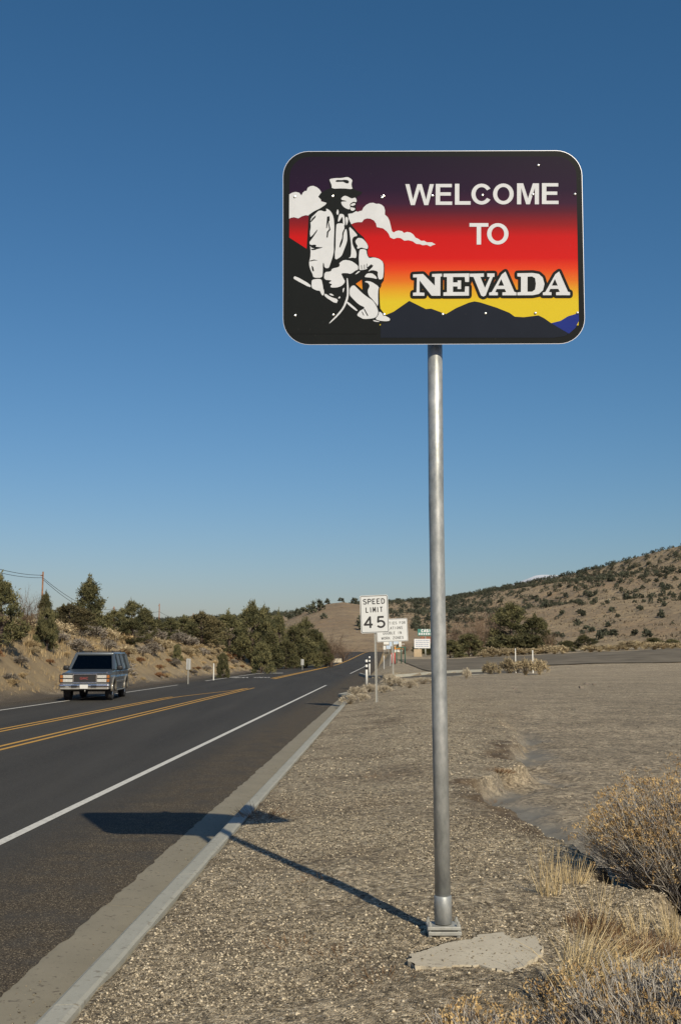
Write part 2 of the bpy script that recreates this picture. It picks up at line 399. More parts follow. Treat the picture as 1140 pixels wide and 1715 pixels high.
def mark(name, q0, q1, y0, y1, mat, step=1.5, dz=.005): 
    V, F = strip(q0, q1, y0, y1, dz, step); return mesh(name, V, F, M[mat], road)
mark('edge_line', Q_FOG - .055, Q_FOG + .055, -10, 63.5, 'white_paint')
mark('edge_line', lambda Y: Q_FOG - .02 - .05, lambda Y: Q_FOG + .06, 103, 170, 'white_paint')
mark('centre_line', -7.28, -7.17, 0, 58.5, 'yellow_paint')
mark('centre_line', -7.56, -7.45, 0, 58.0, 'yellow_paint')
med = lambda Y: float(-8.95 + 1.35 * S((Y - 44) / 13))
mark('centre_line', lambda Y: med(Y) - .05, lambda Y: med(Y) + .06, 0, 57, 'yellow_paint')
mark('centre_line', lambda Y: med(Y) - .33, lambda Y: med(Y) - .22, 0, 46, 'yellow_paint')
mark('centre_line', lambda Y: -8.55 - .006 * (Y - 80), lambda Y: -8.33 - .006 * (Y - 80), 80, 165, 'yellow_paint')
mark('centre_line', lambda Y: -8.95 - .003 * (Y - 80), lambda Y: -8.75 - .003 * (Y - 80), 82, 165, 'yellow_paint')
mark('centre_line', lambda Y: -8.9 + .018 * (Y - 170), lambda Y: -8.6 + .018 * (Y - 170), 172, 330, 'yellow_paint')
mark('edge_line', -12.46, -12.34, -5, 64, 'white_paint')
mark('edge_line', -12.55, -12.40, 74, 102, 'white_paint')
def quad_mark(name, pts, mat='white_paint'):
    return mesh(name, [(x, y, float(zroad(y)) + .006) for x, y in pts], [list(range(len(pts)))], M[mat], road)
quad_mark('stop_line', [(-8.0, 102.2), (-5.6, 105.2), (-5.6, 107.2), (-8.0, 104.2)])

# kerb and gutter, cast in lengths
kerb_root = empty('kerb', (0, 0, 0)); tag(kerb_root, kind='structure')
gutter_root = empty('gutter', (0, 0, 0)); tag(gutter_root, kind='structure')
def sweep(name, prof, y0, y1, mat, parent, step=.6, off=lambda Y: 0.0, wob=0.0):
    n = max(2, int((y1 - y0) / step) + 1); V = []; F = []; k = len(prof)
    for i in range(n):
        Y = y0 + (y1 - y0) * i / (n - 1)
        for a, (q, z) in enumerate(prof):
            V.append((q + SL * Y + off(Y) + (wob * (float(vnoise(Y * 5, a, 2)) - .5)), Y, z + float(zroad(Y))))
    for i in range(n - 1):
        for j in range(k): F.append([i * k + j, i * k + (j + 1) % k, (i + 1) * k + (j + 1) % k, (i + 1) * k + j])
    F.append(list(range(k))[::-1]); F.append([(n - 1) * k + j for j in range(k)])
    return mesh(name, V, F, mat, parent)
kprof = [(Q_KF + .005, -.12), (Q_KF + .02, .085), (Q_KF + .032, .118), (Q_KF + .055, .13), (Q_KB - .03, .133), (Q_KB - .008, .125), (Q_KB, -.12)]
gprof = [(Q_GUT - .04, -.12), (Q_GUT - .04, -.014), (Q_GUT + .02, -.013), (Q_KF - .05, -.035), (Q_KF + .003, -.03), (Q_KF + .003, -.12)]
jy = [-3.9, -.85, 2.2, 4.93, 7.95, 11, 14.05, 17.1, 20.1, 23.2, 26.3, 29.3, 32.3, 35.4, 38.5, 41.5, 44.5]
for a, b in zip(jy[:-1], jy[1:]):
    sweep('kerb_length', kprof, a + .35 + .004, b + .35 - .004, M['kerb'], kerb_root, .35, wob=.008)
    sweep('gutter_panel', gprof, a + .005, b - .005, M['gutter'], gutter_root)

def kerb_path(pts, name, parent, side=1.0, h=.12, w=.17, mat='kerb'):
    P = [np.array(pts[0], float)]
    for a, b in zip(pts[:-1], pts[1:]):
        a = np.array(a, float); b = np.array(b, float); n = max(1, int(np.linalg.norm(b - a) / 2.5))
        P += [a + (b - a) * k / n for k in range(1, n + 1)]
    V, F = [], []
    for i, p in enumerate(P):
        d = P[min(i + 1, len(P) - 1)] - P[max(i - 1, 0)]; d /= np.linalg.norm(d); nrm = np.array([d[1], -d[0]]) * side
        zb = float(zside(p[0], p[1]))
        for o_, z in ((0, -.15), (.0, h - .02), (.02, h), (w, h), (w, -.15)):
            V.append((p[0] + nrm[0] * o_, p[1] + nrm[1] * o_, zb + z))
    k = 5
    for i in range(len(P) - 1):
        for j in range(k): F.append([i * k + j, i * k + (j + 1) % k, (i + 1) * k + (j + 1) % k, (i + 1) * k + j])
    F += [list(range(k))[::-1], [(len(P) - 1) * k + j for j in range(k)]]
    return mesh(name, V, F, M[mat], parent)
kerb_path([(Q_KF + .02 + SL * 44.9, 44.9)] + [tuple(p) for p in NK[1:7]], 'kerb_return', kerb_root, 1.0)
kerb_path([tuple(p) for p in FK[1:8]], 'kerb_return', kerb_root, -1.0, h=.2)

# side road and the paved yard behind it
V, F, sd = [], [], []
XS = np.concatenate([np.linspace(-2.2, 4, 26), np.linspace(4.4, 15, 26)])
for X in XS:
    for k in range(11):
        Y = yn(X) + (yf(X) - yn(X)) * k / 10
        if X - SL * Y < Q_KB - .15 and X < 3: Yq = Y
        V.append((X, Y, float(zside(X, Y)) + .004)); sd.append(.35)
for i in range(len(XS) - 1):
    for k in range(10):
        a = i * 11 + k; f_ = [a, a + 11, a + 12, a + 1]
        if min(V[v][0] - SL * V[v][1] for v in f_) > -1.9: F.append(f_)
M['side'] = plain('side_road_asphalt', (.105, .093, .073), .92, var=.22, scale=.5, bmp=.2, spec=.15)
side_road = mesh('side_road', V, F, M['side']); tag(side_road, kind='structure'); vattr(side_road, 'sand', sd)
V, F, sd = [], [], []
XS = np.linspace(7, 95, 45)
for X in XS:
    y0 = max(float(yf(X)), 84) + 1.2 + 1.0 * float(vnoise(X * .4, 0, 5)) if X < 17 else max(float(yf(17)) + 1.5, 101.5) + 3 * float(vnoise(X * .2, 3, 5)) - .05 * (X - 17)
    for k in range(15):
        Y = y0 + (136 - y0) * k / 14; V.append((X, Y, g1(X, Y) + .07)); sd.append(.25)
for i in range(len(XS) - 1):
    for k in range(14): a = i * 15 + k; F.append([a, a + 15, a + 16, a + 1])
M['yard'] = plain('dusty_asphalt', (.155, .132, .098), .92, var=.3, scale=.35, bmp=.2, spec=.15)
yard = mesh('paved_yard', V, F, M['yard'], smooth=True); tag(yard, kind='structure'); vattr(yard, 'sand', sd)

# ------------------------------------------------------------------ hills and the snowy mountain
def hill(name, ridge, base_pts, mat, step, seed, rough=1.0, back=1.6, x0=None, x1=None, power=1.0):
    """ridge: photo pixels of the skyline with the distance of the crest; the slope falls toward base_pts (X -> Y, z)"""
    R = [at_y(px, py, Y) for px, py, Y in ridge]
    rx = np.array([p.x for p in R]); ry = np.array([p.y for p in R]); rz = np.array([p.z for p in R])
    bx, by, bz = np.array(base_pts).T
    X = np.arange(rx[0] if x0 is None else x0, rx[-1] if x1 is None else x1, step)
    nt_ = 70; T = np.linspace(-.04, back, nt_)
    XX, TT = np.meshgrid(X, T, indexing='ij')
    RY, RZ = np.interp(XX, rx, ry), np.interp(XX, rx, rz); BY, BZ = np.interp(XX, bx, by), np.interp(XX, bx, bz)
    YY = BY + (RY - BY) * TT
    prof = np.where(TT < 1, np.clip(TT, -.1, 1) ** power, 1 - 1.1 * (TT - 1))
    ZZ = BZ + (RZ - BZ) * prof
    amp = np.sin(np.clip(TT, 0, 1) * PI) ** .7
    gul = (fbm(XX * .018 + YY * .006, YY * .003, seed, 4) - .5)
    ZZ = ZZ + rough * amp * (gul * .30 * (RZ - BZ)) + rough * (fbm(XX * .06, YY * .06, seed + 5, 4) - .5) * 2.2 * np.clip(TT * 4, 0, 1) * np.clip((1.0 - TT) * 8 + .25, .25, 1)
    ZZ = np.where(TT < 0, ZZ - 8, ZZ)
    nX = len(X); ii = np.arange(nX * nt_).reshape(nX, nt_)
    F = np.stack([ii[:-1, :-1], ii[1:, :-1], ii[1:, 1:], ii[:-1, 1:]], -1).reshape(-1, 4)
    o = mesh(name, np.stack([XX, YY, ZZ], -1), F, M[mat], smooth=True); tag(o, kind='structure')
    return o, (X, T, XX, YY, ZZ)
hill_r, HR = hill('hill', [(430, 1032, 1150), (520, 1020, 1050), (600, 1009, 980), (700, 1006, 900), (740, 1003, 860), (790, 994, 820), (830, 985.5, 800), (880, 976, 780), (930, 966, 755), (1000, 950, 710), (1070, 930, 665), (1140, 912, 625), (1300, 868, 560), (1500, 830, 480), (1800, 800, 430)],
                  [(-100, 420, 3), (0, 400, 3), (60, 260, 1.5), (100, 200, 1.5), (190, 190, 2), (400, 150, 4)], 'hill', 3.0, 300, back=1.35)
hill_m, HM = hill('hill', [(360, 1090, 700), (440, 1062, 640), (480, 1040, 600), (510, 1024, 570), (545, 1011.5, 545), (575, 1008, 530), (605, 1013, 520), (640, 1026, 520), (680, 1050, 520), (720, 1080, 520)],
                  [(-100, 330, 1), (-40, 300, 1.5), (0, 320, 2), (40, 330, 3), (80, 330, 3)], 'hill_straw', 2.0, 340, rough=.45, back=1.5, power=.85)
hill_l, HL = hill('hill', [(-400, 1060, 1500), (-100, 1052, 1500), (200, 1048, 1500), (380, 1040, 1500), (450, 1034, 1500), (490, 1036, 1500), (560, 1060, 1500)],
                  [(-900, 700, 2), (-300, 700, 2), (0, 800, 2)], 'hill', 12.0, 360, rough=.5, back=1.4)
V, F = [], []
mx = np.linspace(-1500, 1500, 61)
def mtn(): 
    m_, t, p = new_mat('snow'); c = ramp(t, noise(t, .004, 6, .7), [(.40, (.80, .82, .86)), (.60, (.62, .64, .68)), (.72, (.20, .20, .21))])
    t.links.new(c, p.inputs['Base Color']); p.inputs['Roughness'].default_value = .8; return m_
M['snow'] = mtn()
pk = at_y(926, 962.8, 9000)
for i, x in enumerate(mx):
    for j in range(31):
        tt = (j - 12) / 12; r = math.hypot(x / 620, tt * 1.0)
        z = (pk.z - .012 * abs(x) - .36 * max(0, abs(x + 20) - 110)) * (1 - .30 * abs(tt)) + (float(fbm(x * .006, j * .35, 88)) - .5) * 14
        V.append((pk.x + x, 9000 + tt * 2600, max(z, -20)))
for i in range(60):
    for j in range(30): a = i * 31 + j; F.append([a, a + 31, a + 32, a + 1])
mesh('mountain', V, F, M['snow'], smooth=True); tag(bpy.context.scene.objects['mountain'], kind='structure')

# ------------------------------------------------------------------ flat print
def cdt(polys, holes=False):
    """triangulated union of 2-D polygons (or one polygon with holes)"""
    pts, faces = [], []
    for p in polys:
        p = list(p)
        if sum(p[i - 1][0] * p[i][1] - p[i][0] * p[i - 1][1] for i in range(len(p))) < 0: p = p[::-1]
        b = len(pts); pts += [Vector((float(x), float(y))) for x, y in p]; faces.append(list(range(b, b + len(p))))
    r = delaunay_2d_cdt(pts, [], faces, 4 if holes else 1, 1e-7)
    return [tuple(v) for v in r[0]], [list(f) for f, o_ in zip(r[2], r[5]) if len(o_)]
def flat(name, polys, mat, parent, z, to=lambda p: p, holes=False):
    """print lying in the x-z plane of its panel, facing -y, z metres in front of it"""
    v, f = cdt(polys[:1] + polys[1:] if holes else polys)
    if holes:
        def inside(p, P):
            c = False
            for i in range(len(P)):
                (x1, y1), (x2, y2) = P[i - 1], P[i]
                if (y1 > p[1]) != (y2 > p[1]) and p[0] < (x2 - x1) * (p[1] - y1) / (y2 - y1) + x1: c = not c
            return c
        f = [t for t in f if not inside(np.mean([v[i] for i in t], axis=0), polys[1])]
    V = [(*to(p),) for p in v]; V = [(a, -z, b) for a, b in V]
    F = []
    for t in f:
        a, b, c = [np.array(V[i]) for i in t[:3]]
        F.append(t if np.cross(b - a, c - a)[1] < 0 else t[::-1])
    return mesh(name, V, F, mat, parent)
def stroke(pl, w, closed=False):
    out = []
    P = [np.array(p, float) for p in pl]; n = len(P)
    segs = [(P[i], P[(i + 1) % n]) for i in range(n if closed else n - 1)]
    for a, b in segs:
        d = b - a; L = np.linalg.norm(d)
        if L < 1e-6: continue
        d /= L; nr = np.array([-d[1], d[0]]) * w / 2
        out.append([a + nr, a - nr, b - nr, b + nr])
    for i, p in enumerate(P):
        if closed or 0 < i < n - 1: out.append([p + w / 2 * np.array([math.cos(t), math.sin(t)]) for t in np.linspace(0, 2 * PI, 11)[:-1]])
    return out
def arc(cx, cy, rx, ry, a0, a1, n=12): return [(cx + rx * math.cos(math.radians(a)), cy + ry * math.sin(math.radians(a))) for a in np.linspace(a0, a1, n)]
GLY = {  # strokes in a box of width .62 and height 1
 'S': [arc(.31, .75, .25, .21, 20, 270, 12) + arc(.31, .27, .27, .23, 90, -160, 12)],
 'P': [[(.06, 0), (.06, .96), (.36, .96)] + arc(.36, .72, .22, .24, 90, -90, 9) + [(.06, .48)]],
 'R': [[(.06, 0), (.06, .96), (.36, .96)] + arc(.36, .72, .22, .24, 90, -90, 9) + [(.06, .48)], [(.34, .48), (.58, 0)]],
 'E': [[(.56, .96), (.06, .96), (.06, .04), (.56, .04)], [(.06, .52), (.46, .52)]],
 'F': [[(.56, .96), (.06, .96), (.06, 0)], [(.06, .52), (.46, .52)]],
 'D': [[(.06, .04), (.06, .96), (.28, .96)] + arc(.28, .5, .30, .46, 90, -90, 12) + [(.06, .04)]],
 'L': [[(.06, 1), (.06, .04), (.54, .04)]], 'I': [[(.3, 0), (.3, 1)]],
 'M': [[(.03, 0), (.06, .98), (.31, .3), (.56, .98), (.59, 0)]], 'T': [[(.02, .96), (.6, .96)], [(.31, .96), (.31, 0)]],
 'N': [[(.06, 0), (.06, .98), (.56, .02), (.56, 1)]], 'A': [[(.01, 0), (.31, .98), (.61, 0)], [(.12, .3), (.5, .3)]],
 'V': [[(.01, 1), (.31, .02), (.61, 1)]], 'O': [arc(.31, .5, .26, .46, 0, 360, 20)], 'U': [[(.06, 1), (.06, .3)] + arc(.31, .3, .25, .26, 180, 360, 10) + [(.56, 1)]],
 'B': [[(.06, .04), (.06, .96), (.34, .96)] + arc(.34, .74, .2, .22, 90, -90, 8) + [(.06, .52), (.36, .52)] + arc(.36, .28, .22, .24, 90, -90, 8) + [(.06, .04)]],
 'W': [[(0, 1), (.15, .03), (.31, .8), (.47, .03), (.62, 1)]], 'K': [[(.06, 0), (.06, 1)], [(.56, 1), (.08, .42)], [(.22, .58), (.58, 0)]],
 'Z': [[(.04, .96), (.57, .96), (.04, .04), (.58, .04)]], 'Y': [[(0, 1), (.31, .48), (.62, 1)], [(.31, .48), (.31, 0)]],
 'C': [arc(.33, .5, .28, .46, 50, 310, 16)], 'G': [arc(.33, .5, .28, .46, 50, 345, 16) + [(.6, .46), (.36, .46)]],
 '4': [[(.44, 0), (.44, .97), (.02, .3), (.62, .3)]], '5': [[(.54, .95), (.14, .95), (.1, .52)] + arc(.3, .32, .27, .28, 130, -150, 14)], ' ': [],
}
def word(txt, x, z, h, sw, wid=.62, gap=.2, cond=1.0):
    """strokes of a word starting at x, baseline z; returns polygons and the end x"""
    P = []
    for ch in txt:
        for pl in GLY[ch]:
            P += stroke([(x + a * h * cond, z + b * h) for a, b in pl], sw)
        x += (wid + gap) * h * cond
    return P, x - gap * h * cond
def words_c(txt, cx_, z, h, sw, width):
    _, e = word(txt, 0, 0, h, sw); c = width / e; x = cx_ - width / 2; out = []
    for wd in txt.split(' '):
        P, e2 = word(wd, x, z, h, sw, cond=c); out.append(P); x = e2 + (.2 + .62 + .2) * h * c
    return out
def word_c(txt, cx_, z, h, sw, width=None, **k):
    _, e = word(txt, 0, 0, h, sw, **k)
    c = (width / e) if width else 1.0
    return word(txt, cx_ - e * c / 2, z, h, sw, cond=c)[0]

# ------------------------------------------------------------------ the welcome sign
def galv():
    m_, t, p = new_mat('galvanised_steel')
    c = ramp(t, noise(t, 13, 7, .72, dim=(1, 1, .4)), [(.3, (.22, .235, .235)), (.52, (.38, .395, .39)), (.68, (.52, .53, .52)), (.78, (.72, .72, .69))])
    t.links.new(c, p.inputs['Base Color']); p.inputs['Metallic'].default_value = .45
    t.links.new(ramp(t, noise(t, 30, 4, .6), [(.3, (.38, .38, .38)), (.7, (.55, .55, .55))]), p.inputs['Roughness'])
    return m_
M['galv'] = galv()
M['galv_dull'] = plain('dull_galvanised', (.36, .36, .33), .62, .25, var=.2, scale=20)
M['bolt'] = plain('bolt_metal', (.75, .76, .72), .28, .9, var=.1)
def printed(name, col, rough=.30, var=.06):
    m_, t, p = new_mat(name)
    c = mixc(t, ramp(t, noise(t, 7, 6, .7), [(.35, (0, 0, 0)), (.75, (1, 1, 1))]), tuple(v * (1 - var) for v in col), tuple(min(1, v * (1 + var)) for v in col))
    c = mixc(t, ramp(t, noise(t, 60, 3, .6), [(.70, (0, 0, 0)), (.80, (.10, .10, .10))]), c, (.35, .34, .33))
    t.links.new(c, p.inputs['Base Color']); p.inputs['Roughness'].default_value = rough; p.inputs['Specular IOR Level'].default_value = .10
    return m_
M['print_black'] = printed('print_black', (.011, .0125, .012))
M['print_white'] = printed('print_white', (.60, .625, .66))
M['print_navy'] = printed('print_navy', (.013, .017, .027))
M['print_blue'] = printed('print_blue', (.016, .03, .20))
M['alu'] = plain('aluminium_edge', (.72, .73, .74), .35, .8, var=.08)
SW, SH = 1.835, 1.205                           # the panel in metres
def sun_print():
    m_, t, p = new_mat('print_sunset')
    c = N(t, 'ShaderNodeTexCoord'); sx = N(t, 'ShaderNodeSeparateXYZ'); t.links.new(c.outputs['Object'], sx.inputs[0])
    mr = N(t, 'ShaderNodeMapRange'); mr.inputs[1].default_value = 0; mr.inputs[2].default_value = SH; mr.inputs[3].default_value = 1; mr.inputs[4].default_value = 0
    t.links.new(sx.outputs['Z'], mr.inputs[0])
    f = lambda y: (y - 247.5) / 329.5
    col = ramp(t, mr.outputs[0], [(0, (.013, .009, .020)), (f(315), (.020, .009, .027)), (f(338), (.040, .012, .032)), (f(352), (.085, .012, .024)), (f(375), (.24, .012, .014)), (f(395), (.47, .010, .010)), (f(432), (.53, .012, .010)), (f(450), (.62, .05, .014)), (f(470), (.62, .15, .018)), (f(488), (.62, .33, .022)), (f(505), (.60, .46, .026)), (1, (.59, .46, .026))])
    col = mixc(t, ramp(t, noise(t, 60, 3, .6), [(.70, (0, 0, 0)), (.80, (.10, .10, .10))]), col, (.35, .34, .33))
    sc = mixc(t, ramp(t, noise(t, 9, 6, .8, dim=(1, 1, 2.5)), [(.66, (0, 0, 0)), (.78, (.06, .06, .06))]), col, (.30, .28, .30))
    t.links.new(sc, p.inputs['Base Color']); p.inputs['Roughness'].default_value = .28; p.inputs['Specular IOR Level'].default_value = .10
    return m_
M['print_sunset'] = sun_print()

PY = 6.28                                       # distance of the pole
pole_base = at_y(741.8, 1552, PY); pz0 = pole_base.z
pole_top = at_y(725.3, 560, PY + .02)
sign = empty('welcome_sign', (pole_base.x, PY, pz0))
tag(sign, 'big black framed welcome sign with sunset and seated miner on a galvanised pole', 'road sign')
def loc(v): return Vector(v) - Vector((pole_base.x, PY, pz0))
ptop = loc(at_y(725.5, 300, PY + .02))
tube('post', [(0, 0, .03), tuple(loc(pole_top) * .35), tuple(loc(pole_top) * .7), tuple(ptop)], [.0445] * 4, M['galv'], sign, 28)
ax = ptop.normalized()
tube('post_sleeve', [tuple(ax * .02), tuple(ax * .165), tuple(ax * .17)], [.0495, .0495, .046], M['galv'], sign, 28)
box('base_plate', (0, 0, .005), (.185, .14, .018), M['galv_dull'], sign, .003)
box('base_plate', (.004, -.002, -.022), (.185, .14, .02), M['galv_dull'], sign, .003)
for sx_ in (-1, 1):
    for sy_ in (-1, 1):
        bm = bmesh.new()
        bmesh.ops.create_cone(bm, cap_ends=True, segments=8, radius1=.007, radius2=.007, depth=.085, matrix=Matrix.Translation((sx_ * .079, sy_ * .055, -.003)))
        for zz in (.0205, -.039): bmesh.ops.create_cone(bm, cap_ends=True, segments=6, radius1=.012, radius2=.012, depth=.012, matrix=Matrix.Translation((sx_ * .079, sy_ * .055, zz)))
        bm_obj('anchor_bolt', bm, M['galv_dull'], sign)
tube('footing_stub', [(0.01, -.0, -.04), (0.01, -.0, -.16)], [.07, .085], M['slab'], sign, 16)
# photo pixel -> panel coordinates (x right, z up from the lower left corner)
TL, TR, BR, BL = (471.6, 248.6), (973.0, 246.3), (979.4, 576.0), (473.6, 577.8)
def pan(p):
    px, py = p; u, v = .5, .5
    for _ in range(12):
        x = (1 - v) * ((1 - u) * TL[0] + u * TR[0]) + v * ((1 - u) * BL[0] + u * BR[0]); y = (1 - v) * ((1 - u) * TL[1] + u * TR[1]) + v * ((1 - u) * BL[1] + u * BR[1])
        u += (px - x) / 503.5; v += (py - y) / 329.4
    return u * SW, (1 - v) * SH
panel_p = at_y(473.8, 577.8, PY - .085); panel_r = at_y(979.2, 576.0, PY - .085)
panel = None
def rrect(x0, z0, x1, z1, r, n=9):
    out = []
    for cx_, cz_, a0 in ((x1 - r, z1 - r, 0), (x0 + r, z1 - r, 90), (x0 + r, z0 + r, 180), (x1 - r, z0 + r, 270)):
        out += [(cx_ + r * math.cos(math.radians(a0 + 90 * k / n)), cz_ + r * math.sin(math.radians(a0 + 90 * k / n))) for k in range(n + 1)]
    return out
def slab_xz(name, outline, th, mat, parent):
    n = len(outline); V = [(x, -th, z) for x, z in outline] + [(x, 0, z) for x, z in outline]
    F = [list(range(n))[::-1], [n + i for i in range(n)]] + [[i, (i + 1) % n, n + (i + 1) % n, n + i] for i in range(n)]
    # outline runs counter-clockwise seen from -y
    return mesh(name, V, F, mat, parent)
panel = slab_xz('panel', rrect(0, 0, SW, SH, .158), .004, M['alu'], sign)
dx = panel_r - panel_p
roll = math.atan2(dx.z, dx.x); LEAN = math.radians(3.8)
panel.location = loc(panel_p); panel.rotation_euler = (LEAN, -roll, 0)
sc_ = dx.length / SW; panel.scale = (sc_, 1, sc_)
flat('black_border', [rrect(.0025, .0025, SW - .0025, SH - .0025, .156)], M['print_black'], panel, .0045)
Z1 = lambda L: [(465 + x / 4.2222, 235 + y / 4.2222) for x, y in L]
Z2 = lambda L: [(640 + x / 3.257, 235 + y / 3.257) for x, y in L]
Z3 = lambda L: [(500 + x / 7.125, 280 + y / 7.125) for x, y in L]
Z4 = lambda L: [(480 + x / 6.0, 400 + y / 6.0) for x, y in L]
Z5 = lambda L: [(680 + x / 3.931, 440 + y / 3.931) for x, y in L]
def smooth2(P, it=1):
    P = [np.array(p, float) for p in P]
    for _ in range(it):
        Q = []
        for i in range(len(P)):
            a, b = P[i], P[(i + 1) % len(P)]; Q += [a * .78 + b * .22, a * .22 + b * .78]
        P = Q
    return [tuple(p) for p in P]
inner = [(483, 300)] + [(483 + 34 - 34 * math.cos(t), 292 - 34 * math.sin(t)) for t in np.linspace(0, PI / 2, 8)] + [(930 + 34 * math.sin(t), 289 - 32 * math.cos(t)) for t in np.linspace(0, PI / 2, 8)] + [(968.2, 525), (968, 545), (483.5, 545)]
flat('sunset_print', [inner], M['print_sunset'], panel, .005, pan)
hills_ = Z2([(-10, 965), (25, 950), (60, 935), (145, 875), (235, 920), (265, 918), (345, 948), (400, 915), (470, 885), (500, 878), (530, 883), (620, 912), (690, 940), (720, 962), (770, 965), (850, 955), (880, 970), (918, 997), (1015, 1055), (990, 1070), (930, 1078), (-10, 1078)])
flat('mountain_print', [hills_], M['print_navy'], panel, .0056, pan)
flat('blue_range_print', [Z2([(918, 998), (970, 985), (1010, 960), (1069, 942), (1070, 985), (1050, 1025), (1016, 1055)])], M['print_blue'], panel, .0056, pan)
cl = Z1([(75, 370), (95, 358), (120, 352), (145, 358), (162, 378), (170, 358), (185, 345), (197, 345), (205, 322), (225, 310), (245, 308), (270, 318), (290, 335), (302, 355), (300, 420), (345, 432), (325, 460), (260, 530), (215, 522), (190, 520), (165, 528), (140, 543), (110, 535), (90, 538), (75, 546)])
cr = Z1([(480, 500), (545, 490), (560, 496), (575, 490), (590, 487), (600, 465), (620, 445), (645, 432), (670, 430), (690, 438), (710, 437), (730, 445), (746, 460), (753, 485), (752, 515), (773, 535), (785, 560), (795, 600), (803, 635), (815, 645), (830, 635), (850, 630), (875, 635), (888, 648), (910, 640), (935, 645), (955, 660), (970, 682), (990, 690), (1010, 705), (1030, 703), (1050, 715), (1085, 715), (1112, 730), (1090, 736), (1075, 745), (1050, 733), (1020, 736), (1000, 728), (975, 726), (950, 708), (920, 700), (890, 703), (865, 685), (840, 682), (815, 691), (790, 680), (780, 655), (765, 635), (740, 615), (695, 605), (690, 580), (675, 558), (650, 545), (625, 543), (605, 550), (590, 570), (560, 570), (535, 575), (518, 584), (480, 584)])
flat('cloud_print', [cl], M['print_white'], panel, .0054, pan); flat('cloud_print', [cr], M['print_white'], panel, .0054, pan)
sil = Z1([(75, 680), (200, 762), (207, 650), (214, 518), (250, 492), (295, 470), (330, 446), (340, 432), (300, 408), (280, 386), (300, 358), (340, 335), (366, 326), (362, 300), (354, 262), (420, 248), (490, 240), (524, 262), (520, 300), (530, 330), (560, 345), (592, 352), (582, 372), (553, 386), (554, 425), (546, 445), (549, 490), (522, 506), (492, 510), (496, 545), (517, 590), (560, 642), (602, 678), (634, 735), (639, 757), (630, 775), (637, 818), (660, 819), (702, 827), (737, 849), (750, 875), (751, 940), (746, 990), (729, 1015), (729, 1030), (716, 1050), (719, 1150), (723, 1190), (752, 1228), (797, 1262), (795, 1285), (720, 1300), (700, 1370), (75, 1370)])
flat('miner_silhouette_print', [sil], M['print_black'], panel, .0060, pan)
